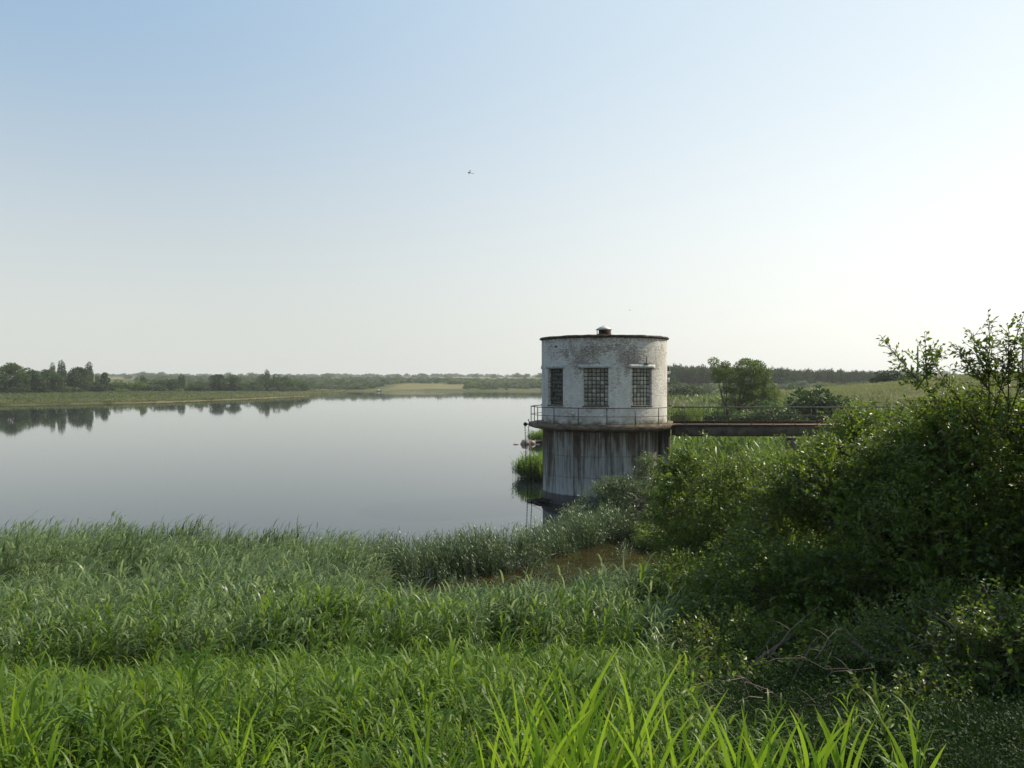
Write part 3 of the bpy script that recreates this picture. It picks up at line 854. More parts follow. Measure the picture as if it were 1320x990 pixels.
# ---- plant meshes for scattering
def reed_clump(seed, nst=6, h=(1.35, 2.2), spread=0.30, wind=0.85, mat='reed', lw=0.036, ll=(0.26, 0.50)):
    rg = np.random.default_rng(seed)
    P = []; az = []; L = []; W = []; e0 = []; dr = []; va = []; dry = []
    SV = []; SF = []; n0 = 0; sv = []; sdry = []
    for s in range(nst):
        b = rg.normal(0, spread, 2); H = rg.uniform(*h)
        lean = np.array([rg.normal(0.10, 0.06) * wind + 0.02, rg.normal(0, 0.06)])
        nl = int(rg.integers(9, 13))
        def sp(t_): return np.array([b[0] + lean[0] * H * t_ ** 2, b[1] + lean[1] * H * t_ ** 2, H * t_])
        for k in range(5):
            c = sp(k / 4.0); r_ = 0.006 * (1 - 0.6 * k / 4)
            for a_ in (0, 2.1, 4.2): SV.append(c + r_ * np.array([math.cos(a_), math.sin(a_), 0]))
        for k in range(4):
            for j in range(3): SF.append([n0 + k * 3 + j, n0 + k * 3 + (j + 1) % 3, n0 + (k + 1) * 3 + (j + 1) % 3, n0 + (k + 1) * 3 + j])
        n0 += 15; sv += [0.6] * 15; sdry += [0.6, 0.6, 0.6, 0.4, 0.4, 0.4] + [0.0] * 9
        ph = rg.uniform(0, 6.28)
        for k in range(nl):
            t_ = 0.22 + 0.78 * (k + rg.random()) / nl
            P.append(sp(min(t_, 1.0)))
            # alternate leaves, drawn round to leeward (+X)
            a_ = ph + (k % 2) * math.pi + rg.normal(0, 0.5)
            a_ = math.atan2(math.sin(a_) * (1 - 0.62 * wind), math.cos(a_) * (1 - 0.62 * wind) + 0.62 * wind) if wind > 0 else a_
            az.append(a_); L.append(rg.uniform(*ll) * (1.0 if t_ < 0.9 else 0.85)); W.append(rg.uniform(0.7, 1.15) * lw)
            e0.append(rg.uniform(0.7, 1.25) if t_ < 0.85 else rg.uniform(0.9, 1.4)); dr.append(rg.uniform(1.0, 2.5))
            va.append(min(1.0, rg.random() ** 1.25 * (0.5 + 0.65 * t_))); dry.append(0.75 if t_ < 0.34 and rg.random() < 0.6 else 0.0)  # upper leaves paler: sunlit tips put into the leaf colour
    P = np.array(P); n = len(P)
    V, Fq, m_ = blades(P, np.array(az), np.array(L), np.array(W), np.array(e0), np.array(dr), 4, rg.uniform(-0.5, 0.5, n))
    nv = len(V)
    V = np.concatenate([V, np.array(SV)])
    return raw_mesh('reed_clump', V, [Fq, np.array(SF) + nv], M[mat], var=np.concatenate([np.repeat(va, m_), sv]), attrs={'dry': np.concatenate([np.repeat(dry, m_), sdry])})

def grass_patch(seed, n=90, size=0.35, h=(0.35, 0.8), w=0.013, mat='grass', up=0.75, nseg=3, wind=0.3):
    rg = np.random.default_rng(seed)
    ns = n // 4
    base = rg.normal(0, size, (ns, 2))
    hh = rg.uniform(*h, ns)
    i = rg.integers(0, ns, n)
    t_ = rg.uniform(0.0, 0.55, n)
    P = np.stack([base[i, 0], base[i, 1], hh[i] * t_], 1)
    az = rg.uniform(0, 6.28, n)
    az = np.arctan2(np.sin(az) * (1 - wind), np.cos(az) * (1 - wind) + wind)
    L = hh[i] * rg.uniform(0.45, 0.8, n)
    V, Fq, m_ = blades(P, az, L, rg.uniform(0.6, 1.4, n) * w, rg.uniform(up, 1.5, n), rg.uniform(0.2, 1.3, n), nseg, rg.uniform(-0.8, 0.8, n))
    return raw_mesh('grass_patch', V, Fq, M[mat], var=np.repeat(rg.random(n), m_), attrs={'dry': np.zeros(len(V))})

def pts_in(n, fx, fy, keep):
    x = RNG.uniform(*fx, n); y = RNG.uniform(*fy, n)
    k = keep(x, y)
    return x[k], y[k]

reedP = [reed_clump(100 + i, 7, (1.2, 2.25), 0.32, 0.9, 'reed', 0.035, (0.30, 0.55)) for i in range(7)]
# tall reeds along the near shore
def tall_zone(x, y):
    front = 11.0 - 0.12 * (x + 5) + 1.1 * vnoise(x, y, 3.0, 1) + RNG.normal(0, 0.7, len(x))
    back = np.where(x < -7, 27.2, np.where(x < -3.0, 27.2 - (x + 7) * 1.75, 20.2)) + 0.8 * vnoise(x, y, 2.2, 7)
    back = np.where(x > 4.6, 23.5, back)
    front = np.where(x / y > 0.2, 19.5, front)
    k = (y > front) & (y < back) & (np.abs(x) < y * 0.68 + 2) & (x < 8)
    return k & (RNG.random(len(x)) < 0.35 + 0.65 * (vnoise(x, y, 1.1, 3) > -0.25))
x, y = pts_in(17500, (-20, 9), (9, 29), tall_zone)
z = np.maximum(height(x, y), -0.25)
med = y < 15.5 + RNG.normal(0, 0.8, len(x))
reedD = [reed_clump(160, 4, (1.3, 2.1), 0.3, 0.6, 'dry', 0.014, (0.15, 0.3)), reed_clump(161, 7, (1.2, 2.1), 0.3, 0.9, 'willow', 0.030, (0.28, 0.5)), reed_clump(162, 7, (1.3, 2.2), 0.3, 0.9, 'willow', 0.030, (0.28, 0.5))]
reedM = [reed_clump(120 + i, 6, (0.85, 1.35), 0.24, 0.75, 'reed' if i < 4 else 'grass', 0.034, (0.28, 0.50)) for i in range(6)]
Hc = np.interp(y, [9, 11, 12.5, 16, 20, 26, 28], [0.75, 0.95, 1.10, 1.45, 1.80, 1.95, 1.7])
Hc = np.where((x < -2.2) & (y < 15), np.maximum(Hc, 0.95), Hc)
Hc = Hc * (1 + 0.17 * vnoise(x, y, 1.7, 9) + 0.13 * vnoise(x, y, 0.6, 6)) * np.where(y > 17, np.interp(x, [-4, -1.5, 0.5], [1.0, 0.82, 0.70]), np.interp(x, [-3, 0, 2], [1.0, 1.08, 1.0])) * RNG.uniform(0.88, 1.12, len(x))
ii = np.where(med, np.where(RNG.random(len(x)) < np.interp(y, [9.5, 13.5], [0.75, 0.08]), RNG.integers(11, 13, len(x)), RNG.integers(7, 11, len(x))), RNG.integers(0, 7, len(x)))
Hc = np.where((x > -3.2) & (y > 11.5), np.minimum(Hc, np.interp(y, [12, 15, 18, 21], [1.20, 1.02, 0.82, 0.58]) + 0.14 * vnoise(x, y, 0.8, 2)), Hc)
pick = RNG.random(len(x)); n0_ = 13
ii = np.where(~med & (pick < 0.05), n0_, np.where(~med & (pick < 0.05 + 0.40 * (vnoise(x, y, 2.8, 12) > 0.0)), n0_ + 1 + (pick * 1e4).astype(int) % 2, ii))
sc_ = Hc / np.where(med, 1.25, 2.05)
scatter('reed_bed', 'dense bed of tall green reeds bent by the wind along the near shore', reedP + reedM + reedD,
        np.stack([x, y, z], 1), RNG.normal(0, 0.55, len(x)), sc_, tilt=RNG.normal(0, 0.06, (len(x), 2)), idx=ii)

# the low strip of reeds between inlet and open lake
reedS = [reed_clump(200 + i, 9, (1.0, 1.55), 0.26, 0.5, 'willow', 0.022, (0.2, 0.34)) for i in range(5)]
def strip_zone(x, y):
    c = np.interp(x, [-8, -3, 0, 1.2, 2.6, 4.2], [27.5, 29.3, 30.6, 32.3, 34.3, 36.2])
    hw = np.interp(x, [-8, -3, 1, 4.5], [2.0, 1.2, 0.85, 0.9]) * (1 + 0.25 * vnoise(x, y, 1.1, 4))
    k = (np.abs(y - c) < hw) & (x > -8) & (x < 4.6)
    return k & (RNG.random(len(x)) < 0.75 + 0.3 * vnoise(x, y, 0.9, 2))
x, y = pts_in(4200, (-8, 5), (24, 38), strip_zone)
scatter('reed_strip', 'low strip of greyish reeds and weeds standing in the shallows before the tower', reedS,
        np.stack([x, y, np.full(len(x), -0.15)], 1), RNG.uniform(0, 6.28, len(x)), RNG.uniform(0.75, 1.12, len(x)) * np.interp(x, [-8, 0, 4], [1.0, 0.95, 1.0]), tilt=RNG.normal(0, 0.1, (len(x), 2)))

x, y = pts_in(170, (-4.5, 5.2), (20.5, 33), lambda x, y: (RNG.random(len(x)) < 0.8) & (np.hypot(x - 3.0, y - 30) > 1.6))
scatter('inlet_reeds', 'scattered reeds standing in the brown inlet', reedS[:3], np.stack([x, y, np.full(len(x), -0.2)], 1), RNG.uniform(0, 6.28, len(x)), RNG.uniform(0.35, 0.75, len(x)), tilt=RNG.normal(0, 0.12, (len(x), 2)))

# short reed growth on the bank in the foreground
gp = [reed_clump(300 + i, 6, (0.45, 0.85), 0.20, 0.35, 'grass', 0.026, (0.22, 0.40)) for i in range(6)] + [grass_patch(310 + i, 70, 0.3, (0.25, 0.6), 0.014) for i in range(2)] + [grass_patch(316, 26, 0.25, (0.4, 0.8), 0.007, 'dry', 0.5, 3, 0.3), grass_patch(318, 60, 0.22, (0.15, 0.4), 0.035, 'shrub_light', 0.1, 3, 0.2)]
x, y = pts_in(17000, (-12, 9), (2.4, 15), lambda x, y: (np.abs(x) < y * 0.66 + 1.0) & (y < 12.4 - 0.12 * (x + 5) + 1.1 * vnoise(x, y, 3.0, 1) + RNG.normal(0, 0.8, len(x))) & ~((x / y > 0.185) & (y > 4.2)) & ~((x / y > 0.30) & (RNG.random(len(x)) < 0.93)) & (RNG.random(len(x)) < 0.6 + 0.5 * vnoise(x, y, 0.8, 8)))
z = height(x, y)
s_ = np.interp(y, [2.4, 4, 6, 9, 13], [0.42, 0.55, 0.62, 0.52, 0.48]) * (1 + 0.22 * vnoise(x, y, 1.3, 4)) * RNG.uniform(0.75, 1.2, len(x))
scatter('bank_grass', 'bright green grass and young reeds covering the bank in the foreground', gp,
        np.stack([x, y, z], 1), RNG.uniform(0, 6.28, len(x)), s_, tilt=RNG.normal(0, 0.12, (len(x), 2)))

# dark weeds under and before the thicket
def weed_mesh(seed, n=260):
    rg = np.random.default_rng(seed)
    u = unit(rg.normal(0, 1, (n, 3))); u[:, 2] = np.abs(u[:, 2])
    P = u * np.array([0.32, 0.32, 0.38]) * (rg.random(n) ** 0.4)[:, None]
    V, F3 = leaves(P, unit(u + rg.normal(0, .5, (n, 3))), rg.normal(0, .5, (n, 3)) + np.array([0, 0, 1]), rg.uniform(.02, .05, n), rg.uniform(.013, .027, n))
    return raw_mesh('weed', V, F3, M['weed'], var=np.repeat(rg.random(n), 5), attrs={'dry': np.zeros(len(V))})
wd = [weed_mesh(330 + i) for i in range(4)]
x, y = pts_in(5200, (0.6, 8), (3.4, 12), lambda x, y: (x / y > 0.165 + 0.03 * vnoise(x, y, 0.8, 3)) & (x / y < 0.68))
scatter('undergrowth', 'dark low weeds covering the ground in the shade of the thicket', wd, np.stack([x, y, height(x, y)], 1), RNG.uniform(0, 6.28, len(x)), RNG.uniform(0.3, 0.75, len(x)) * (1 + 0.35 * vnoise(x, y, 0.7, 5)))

# bright tall reeds on the far side of the shrubs, before the bridge
reedU = [reed_clump(400 + i, 10, (1.9, 2.6), 0.25, 0.15, 'grass', 0.026, (0.35, 0.6)) for i in range(4)]
x, y = pts_in(1500, (7.5, 16), (34, 43.5), lambda x, y: (shore(x, y) > 0.2) & (x / y < 0.345 + 0.01 * vnoise(x, y, 2, 3)) & (x / y > 0.20))
scatter('bright_reeds', 'upright bright green reeds growing below the footbridge', reedU,
        np.stack([x, y, height(x, y)], 1), RNG.uniform(0, 6.28, len(x)), RNG.uniform(0.75, 1.05, len(x)) * np.interp(x / y, [0.2, 0.25, 0.30, 0.345], [0.62, 0.8, 0.95, 0.6]))

# reed clumps on the two spits left of the tower
mr = [reed_clump(450 + i, 10, (0.9, 1.8), 0.35, 0.1, 'grass', 0.05, (0.4, 0.7)) for i in range(3)]
x, y = pts_in(1300, (0, 12), (55.5, 63), lambda x, y: (shore(x, y) > -0.45) & (x > 0.5))
o = scatter('reeds_on_near_spit', 'clump of green reeds at the water just left behind the tower', mr, np.stack([x, y, np.maximum(height(x, y), -0.1)], 1), RNG.uniform(0, 6.28, len(x)), RNG.uniform(0.6, 0.95, len(x)))
x, y = pts_in(800, (1, 12), (89, 100), lambda x, y: (shore(x, y) > 0.1))
o = scatter('reeds_on_far_spit', 'low grassy spit with stones farther out left of the tower', mr, np.stack([x, y, np.maximum(height(x, y), -0.1)], 1), RNG.uniform(0, 6.28, len(x)), RNG.uniform(0.5, 0.75, len(x)))

# marsh plants right of the tower, behind the bridge
x, y = pts_in(9000, (8, 130), (50, 260), lambda x, y: (shore(x, y) > 0.6) & (x / y < 0.62) & (height(x, y) < 3.6) & (RNG.random(len(x)) < 0.6 + 0.4 * vnoise(x, y, 9, 2)))
z = height(x, y)
mg = [grass_patch(500 + i, 110, 0.9, (0.7, 1.5), 0.07, 'marsh', 0.6, 2, 0.0) for i in range(4)]
mg += [grass_patch(506 + i, 90, 0.8, (0.8, 1.6), 0.10, m_, 0.3, 2, 0.0) for i, m_ in enumerate(['tree', 'shrub_light', 'far_reed', 'reed'])]
ii = np.where(vnoise(x, y, 13, 11) > 0.25, RNG.integers(4, 6, len(x)), np.where((y > 125) & (RNG.random(len(x)) < 0.7), 6, np.where(RNG.random(len(x)) < 0.25, 7, RNG.integers(0, 4, len(x)))))
scatter('marsh_plants', 'reeds and weeds of the marsh behind the footbridge', mg, np.stack([x, y, z], 1), RNG.uniform(0, 6.28, len(x)), RNG.uniform(0.7, 1.3, len(x)) * (1 + 0.35 * (ii > 3) * (ii < 6)), idx=ii)
# hill grass
x, y = pts_in(16000, (25, 130), (55, 175), lambda x, y: (x / y > 0.3) & (x / y < 0.72) & (height(x, y) > 1.4))
hg = [grass_patch(520 + i, 70, 0.7, (0.2, 0.5), 0.05, 'hillgrass', 0.6, 2, 0.2) for i in range(4)]
scatter('hill_grass', 'dry yellowish grass covering the hill on the right', hg, np.stack([x, y, height(x, y)], 1), RNG.uniform(0, 6.28, len(x)), RNG.uniform(0.6, 1.2, len(x)))
# reed belt of the left bank
x, y = pts_in(26000, (-330, -70), (180, 520), lambda x, y: (shore(x, y) > 0.0) & (shore(x, y) < 95) & (x < -85))
fr2 = [grass_patch(540 + i, 60, 1.5, (0.9, 1.8), 0.22, 'far_reed', 0.5, 2, 0.0) for i in range(3)] + [grass_patch(545 + i, 60, 1.5, (0.9, 1.8), 0.22, 'marsh', 0.5, 2, 0.0) for i in range(3)]
ds = shore(x, y)
ii = np.where(RNG.random(len(x)) < np.clip(1.1 - ds / 26, 0.08, 0.95), RNG.integers(0, 3, len(x)), RNG.integers(3, 6, len(x)))
scatter('reed_belt', 'yellow-green reed belt along the far left bank', fr2, np.stack([x, y, height(x, y)], 1), RNG.uniform(0, 6.28, len(x)), RNG.uniform(0.45, 0.85, len(x)), idx=ii)

# ------------------------------------------------------------------ bright reed shoots close to the camera
SH_G = 'bright reed shoots rising in the near foreground'
def shoot(px, py_top, D, n_leaf, label, seed, lean=0.0, wleaf=0.018, top_gap=0.0):
    rg = random.Random(seed)
    x = (px - 660) / F * D
    zt = CH - (py_top - 492) / F * D
    z0 = float(height(np.array([x]), np.array([D]))[0]) - 0.02
    H = max(0.5, zt - z0)
    root = thing('reed_shoot', (x, D, z0), label, 'reed', SH_G)
    def sp(t_): return np.array([lean * H * t_ * t_, 0.03 * H * t_, H * 0.74 * t_])
    MB().tube([sp(k / 4) for k in range(5)], [0.006, 0.0055, 0.005, 0.004, 0.003], 6).build('stem', M['shoot'], root)
    for k in range(n_leaf):
        t_ = 0.12 + 0.62 * k / max(1, n_leaf - 1)
        L = H * rg.uniform(0.50, 0.72)
        if k == n_leaf - 1: L = H * 0.52
        az = (0 if k % 2 else math.pi) + rg.uniform(-0.7, 0.7)
        e0 = rg.uniform(1.15, 1.42) if k < n_leaf - 1 else 1.5
        V, Fq, m_ = blades(sp(t_)[None], np.array([az]), np.array([L]), np.array([wleaf * rg.uniform(0.75, 1.1)]), np.array([e0]), np.array([rg.uniform(0.05, 0.55)]), 8, np.array([rg.uniform(0.9, 1.6) * rg.choice([-1, 1])]))
        link('leaf', raw_mesh('leaf', V, Fq, M['shoot'], var=np.full(len(V), rg.random()), attrs={'dry': np.concatenate([np.zeros(len(V) - 4), np.full(4, 0.8 if rg.random() < 0.4 else 0.0)])}), root)
SHOOTS = [
    (688, 895, 3.0, 6, 'bright reed shoot between the left-leaning one and the narrow-leaved one', 0.05),
    (760, 890, 3.0, 6, 'bright reed shoot close to the right of the upright pair', -0.05),
    (632, 935, 3.2, 5, 'short bright reed shoot, leftmost of the tall foreground row', 0.0),
    (668, 880, 3.6, 6, 'bright reed shoot with narrow leaves right of the shortest one', 0.02),
    (706, 905, 3.3, 6, 'bright reed shoot leaning left before the reed bed', -0.08),
    (726, 852, 3.4, 6, 'tallest bright reed shoot below the tower', 0.0),
    (745, 866, 3.5, 6, 'upright bright reed shoot beside the tallest one', 0.03),
    (772, 918, 3.2, 6, 'broad-leaved bright reed shoot below the tower right side', 0.04),
    (806, 866, 3.4, 6, 'bright reed shoot leaning right at the foot of the light shrub', 0.10),
    (838, 925, 3.1, 6, 'low bright reed shoot before the grey-green bush', 0.05),
    (874, 904, 3.3, 6, 'bright reed shoot leaning right against the dark shrub', 0.12),
    (948, 930, 3.0, 5, 'bright reed shoot before the shrub shade, left of the close pair', 0.02),
    (962, 918, 3.1, 6, 'bright reed shoot, left one of the close pair before the dark shrub', 0.05),
    (992, 938, 3.0, 5, 'bright reed shoot, right one of the close pair before the dark shrub', -0.03),
    (1030, 925, 3.1, 6, 'bright reed shoot leaning right under the dead twigs', 0.14),
    (1062, 950, 3.0, 5, 'low bright reed shoot at the bottom edge right of the dead twigs', 0.0),
    (1096, 928, 3.2, 5, 'thin bright reed shoot leaning left in the shrub shade', -0.10),
    (1180, 960, 3.0, 4, 'small bright reed shoot farthest right in the shrub shade', 0.05),
    (6, 880, 3.6, 7, 'big bright reed shoot at the left edge of the picture', 0.02),
    (48, 930, 3.5, 5, 'leaning bright reed shoot next to the left edge', 0.12),
    (300, 905, 4.0, 7, 'bushy bright reed shoot in the left foreground', 0.03),
    (322, 930, 3.9, 6, 'bright reed shoot just right of the bushy one', 0.08),
    (392, 945, 3.8, 5, 'single bright reed shoot between left clump and middle row', 0.0),
    (552, 915, 3.5, 5, 'dull bright reed shoot half way to the middle row', -0.04),
]
for i, (px, py, D, nl, lab, ln) in enumerate(SHOOTS):
    shoot(px, py, D, nl + 3, lab, 900 + i, ln)

# ------------------------------------------------------------------ near shrubs
def shrub(name, base, lobes, n_twig, leaf, mat, label, cat, seed, group=None, sprays=(), twig=(0.35, 0.6), nlimb=14, gap=-0.25, leafw=0.55, step=0.032, deadwood=0, bark='bark', up=0.45):
    """lobes: (centre, radii) in world space. Twigs with alternate leaves fill the lobes, denser at the outside; limbs run from the base."""
    rg = np.random.default_rng(seed)
    root = thing(name, base, label, cat, group)
    B = np.array(base, float)
    vol = np.array([l[1][0] * l[1][1] * l[1][2] for l in lobes]) ** 0.7
    li = rg.choice(len(lobes), n_twig, p=vol / vol.sum())
    C = np.array([l[0] for l in lobes])[li]; RA = np.array([l[1] for l in lobes])[li]
    u = unit(rg.normal(0, 1, (n_twig, 3)))
    rad = rg.uniform(0.15, 1, n_twig) ** 0.33
    O = C + u * RA * rad[:, None]
    nz = np.sin(O[:, 0] * 3.1 + 1.3 * np.sin(O[:, 2] * 2.7)) + np.sin(O[:, 2] * 3.7 + 1.1 * np.sin(O[:, 1] * 2.3)) + 0.6 * np.sin(O[:, 1] * 3.3 + O[:, 0] * 2.1)
    gz = height(O[:, 0], O[:, 1])
    k = (nz / 2.6 > gap - 0.35 * rg.random(n_twig)) & (O[:, 2] > gz + 0.05)
    O = O[k]; u = u[k]; n = len(O)
    D = unit(u * np.array([1, 1, 0.6]) + np.array([0, 0, up]) + rg.normal(0, 0.42, (n, 3)))
    TL = rg.uniform(*twig, n)
    start = O - D * TL[:, None] * 0.6
    # explicit long sprays
    for (p0, p1) in sprays:
        p0 = np.array(p0, float); p1 = np.array(p1, float)
        ln = np.linalg.norm(p1 - p0); dd = (p1 - p0) / ln
        ns = int(ln / 0.026)
        for q_ in range(ns):
            t_ = q_ / ns
            tl = (0.13 + 0.30 * (1 - t_)) * rg.uniform(0.6, 1.1)
            sd_ = unit(dd * 0.9 + rg.normal(0, 0.55, 3))
            start = np.vstack([start, p0 + dd * ln * t_ + np.array([0, 0, -0.15 * ln * t_ * (1 - t_)])]); D = np.vstack([D, sd_]); TL = np.append(TL, tl)
    n = len(start)
    # leaves
    cnt = np.maximum(3, (TL / step).astype(int))
    ti = np.repeat(np.arange(n), cnt)
    k_ = np.concatenate([np.arange(c) for c in cnt])
    tt = (k_ + 0.8) / cnt[ti]
    side = unit(np.cross(D, rg.normal(0, 1, (n, 3))))
    S = side[ti] * np.where(k_ % 2, 1, -1)[:, None]
    droop = np.zeros_like(S); droop[:, 2] = -0.25
    P = start[ti] + D[ti] * (TL[ti] * tt)[:, None] + droop * (tt ** 2)[:, None] * TL[ti][:, None] * 0.5
    LD = unit(D[ti] * 0.75 + S * 0.8 + rg.normal(0, 0.28, S.shape) + droop * 0.7)
    NN = unit(np.array([0, 0, 1.0]) + rg.normal(0, 0.55, S.shape))
    L = rg.uniform(0.45, 1.35, len(P)) * leaf * (1 - 0.35 * tt)
    V, F3 = leaves(P - B, LD, NN, L, L * leafw)
    tv = rg.random(n)
    var = np.clip(0.55 * tv[ti] + 0.45 * rg.random(len(P)), 0, 1)
    fo = link('foliage', raw_mesh('foliage', V, F3, M[mat], var=np.repeat(var, 5), attrs={'dry': np.zeros(len(V))}), root)
    fo['kind'] = 'stuff'
    # twigs as thin three-sided rods
    sel = np.arange(n)
    a = unit(np.cross(D[sel], np.array([0.3, 0.2, 1.0]))); b = np.cross(D[sel], a)
    e = start[sel] + D[sel] * TL[sel][:, None] + np.array([0, 0, -0.12]) * TL[sel][:, None]
    w0, w1 = 0.0045, 0.0015
    ring0 = [start[sel] + w0 * (math.cos(q_) * a + math.sin(q_) * b) for q_ in (0, 2.09, 4.19)]
    ring1 = [e + w1 * (math.cos(q_) * a + math.sin(q_) * b) for q_ in (0, 2.09, 4.19)]
    TV = np.stack(ring0 + ring1, 1).reshape(-1, 3) - B
    bb = (np.arange(len(sel)) * 6)[:, None]
    TF = np.concatenate([bb + [0, 1, 4, 3], bb + [1, 2, 5, 4], bb + [2, 0, 3, 5]])
    tw = link('twigs', raw_mesh('twigs', TV, TF, M[bark]), root); tw['kind'] = 'stuff'
    # limbs from the base into the lobes
    m = MB(); lw_ = min(1.0, max(l[1][0] for l in lobes) / 1.4)
    pick = rg.choice(len(O), nlimb * 4, replace=len(O) < nlimb * 4)
    for j in range(nlimb):
        tgt = O[pick[j]] - B
        b0 = np.array([rg.normal(0, 0.12), rg.normal(0, 0.12), -0.15])
        mid = b0 + (tgt - b0) * 0.5 + np.array([rg.normal(0, .1), rg.normal(0, .1), 0.12 * np.linalg.norm(tgt)])
        q1 = b0 + (tgt - b0) * 0.25 + np.array([0, 0, 0.1 * np.linalg.norm(tgt)])
        m.tube([b0, q1, mid, mid * 0.45 + tgt * 0.55 + rg.normal(0, .05, 3), tgt], [0.045 * lw_, 0.036 * lw_, 0.026 * lw_, 0.016 * lw_, 0.007 * lw_], 6)
        for s_ in range(3):
            t2 = O[pick[nlimb + j * 3 + s_]] - B
            if np.linalg.norm(t2 - mid) < 1.6:
                m.tube([mid, (mid + t2) / 2 + rg.normal(0, .07, 3), t2], [0.018 * lw_, 0.012 * lw_, 0.005 * lw_], 5)
    for (p0, p1) in sprays:
        p0 = np.array(p0) - B; p1 = np.array(p1) - B; ln = np.linalg.norm(p1 - p0)
        m.tube([p0 - (p1 - p0) * 0.4, p0, (p0 + p1) / 2 + np.array([0, 0, -0.04 * ln]), p1], [0.009, 0.007, 0.005, 0.002], 5)
    m.build('limbs', M[bark], root)
    return root

def W3(px, py, D):
    return ((px - 660) / F * D, D, CH - (py - 492) / F * D)
def gb_(px, D):
    x = (px - 660) / F * D
    return (x, D, float(height(np.array([x]), np.array([float(D)]))[0]))
def lobe(px, py, D, rx, rz, ry=None):
    """centre seen at px,py at distance D; radii in metres"""
    return (W3(px, py, D), (rx, ry or rx, rz))

# light green shrub at the left of the thicket, right before the tower
shrub('light_shrub', gb_(930, 14.5), [lobe(905, 665, 14.5, 0.95, 0.95), lobe(975, 650, 14.5, 1.1, 0.95), lobe(1010, 720, 14.0, 1.1, 1.1), lobe(880, 612, 14.8, 0.45, 0.35), lobe(935, 740, 14, 0.9, 0.9)],
      3600, 0.076, 'shrub_light', 'light green shrub nearest the tower, left end of the thicket', 'shrub', 21, 'shrubs of the thicket on the right',
      sprays=[(W3(875, 610, 14.6), W3(838, 588, 14.4)), (W3(900, 600, 14.6), W3(868, 578, 14.6)), (W3(880, 640, 14.4), W3(838, 640, 14.2)), (W3(960, 600, 14.4), W3(948, 572, 14.4)), (W3(890, 620, 14.2), W3(850, 612, 14.0)), (W3(890, 600, 14.6), W3(885, 566, 14.7)), (W3(870, 660, 14), W3(826, 668, 13.8)), (W3(920, 590, 14.4), W3(908, 560, 14.5)), (W3(1000, 590, 14.4), W3(1010, 566, 14.4))])
shrub('dark_shrub', gb_(1075, 10.8), [lobe(1100, 690, 11.0, 1.45, 1.3), lobe(1010, 790, 10.6, 1.25, 1.15), lobe(1130, 820, 10.4, 1.35, 1.2), lobe(1170, 610, 11.4, 1.15, 0.80), lobe(1070, 625, 12, 1.0, 0.65), lobe(1120, 560, 12.0, 0.65, 0.42), lobe(1010, 870, 9.2, 1.0, 0.65), lobe(1130, 880, 8.8, 1.1, 0.75), lobe(960, 930, 7.6, 0.75, 0.5), lobe(1060, 950, 7.0, 0.8, 0.5), lobe(1170, 960, 6.6, 0.8, 0.55)],
      11500, 0.078, 'shrub', 'large dark shrub in the middle of the thicket with dead twigs at its foot', 'shrub', 22, 'shrubs of the thicket on the right',
      sprays=[(W3(1075, 600, 11.6), W3(1052, 560, 11.6)), (W3(1110, 560, 11.6), W3(1090, 525, 11.6)), (W3(1150, 560, 11.4), W3(1165, 522, 11.4))], nlimb=22)
shrub('tall_shrub', gb_(1290, 9.4), [lobe(1290, 640, 9.6, 1.25, 1.25), lobe(1220, 740, 9.4, 1.2, 1.2), lobe(1330, 780, 9.0, 1.2, 1.3), lobe(1245, 570, 10, 0.85, 0.60), lobe(1320, 570, 9.6, 0.75, 0.70), lobe(1200, 605, 10.2, 0.9, 0.6), lobe(1260, 900, 7.2, 0.9, 0.8), lobe(1330, 960, 6.0, 0.7, 0.7)],
      9500, 0.076, 'shrub', 'tallest shrub at the right edge with sprays reaching into the sky', 'shrub', 23, 'shrubs of the thicket on the right',
      sprays=[(W3(1230, 535, 9.6), W3(1140, 440, 9.8)), (W3(1195, 485, 9.8), W3(1192, 438, 9.8)), (W3(1190, 490, 9.7), W3(1213, 458, 9.7)), (W3(1280, 510, 9.4), W3(1232, 445, 9.4)), (W3(1275, 500, 9.4), W3(1275, 412, 9.4)),
              (W3(1290, 500, 9.4), W3(1252, 428, 9.4)), (W3(1290, 500, 9.3), W3(1318, 408, 9.3)), (W3(1300, 500, 9.3), W3(1300, 420, 9.3)), (W3(1310, 510, 9.3), W3(1335, 430, 9.3)), (W3(1240, 520, 9.5), W3(1205, 470, 9.6))], nlimb=22)
shrub('low_shrub', gb_(880, 13.0), [lobe(880, 775, 13.0, 0.95, 0.75), lobe(935, 800, 12.4, 0.9, 0.9), lobe(850, 820, 12.6, 0.6, 0.55)],
      2300, 0.055, 'shrub_light', 'low grey-green bush with small leaves before the light shrub', 'shrub', 24, 'shrubs of the thicket on the right', twig=(0.25, 0.45), step=0.022)
shrub('undergrowth_shrub', gb_(1200, 6.6), [lobe(1240, 870, 7.0, 0.95, 0.75), lobe(1110, 925, 7.0, 0.85, 0.5), lobe(1310, 910, 6.0, 0.65, 0.8), lobe(1210, 970, 5.6, 0.6, 0.45), lobe(1130, 970, 5.8, 0.6, 0.4), lobe(1040, 975, 6.0, 0.55, 0.35)],
      5600, 0.058, 'shrub', 'dark low undergrowth bush in the bottom right corner', 'shrub', 25, 'shrubs of the thicket on the right', step=0.03)
shrub('low_dark_shrub', gb_(985, 9.2), [lobe(945, 865, 9.2, 0.8, 0.65), lobe(1030, 890, 8.8, 0.9, 0.6), lobe(900, 900, 8.4, 0.55, 0.5), lobe(980, 960, 7.0, 0.7, 0.38), lobe(905, 965, 6.8, 0.45, 0.35)],
      3000, 0.058, 'shrub', 'dark low bush behind the dead twigs', 'shrub', 26, 'shrubs of the thicket on the right')
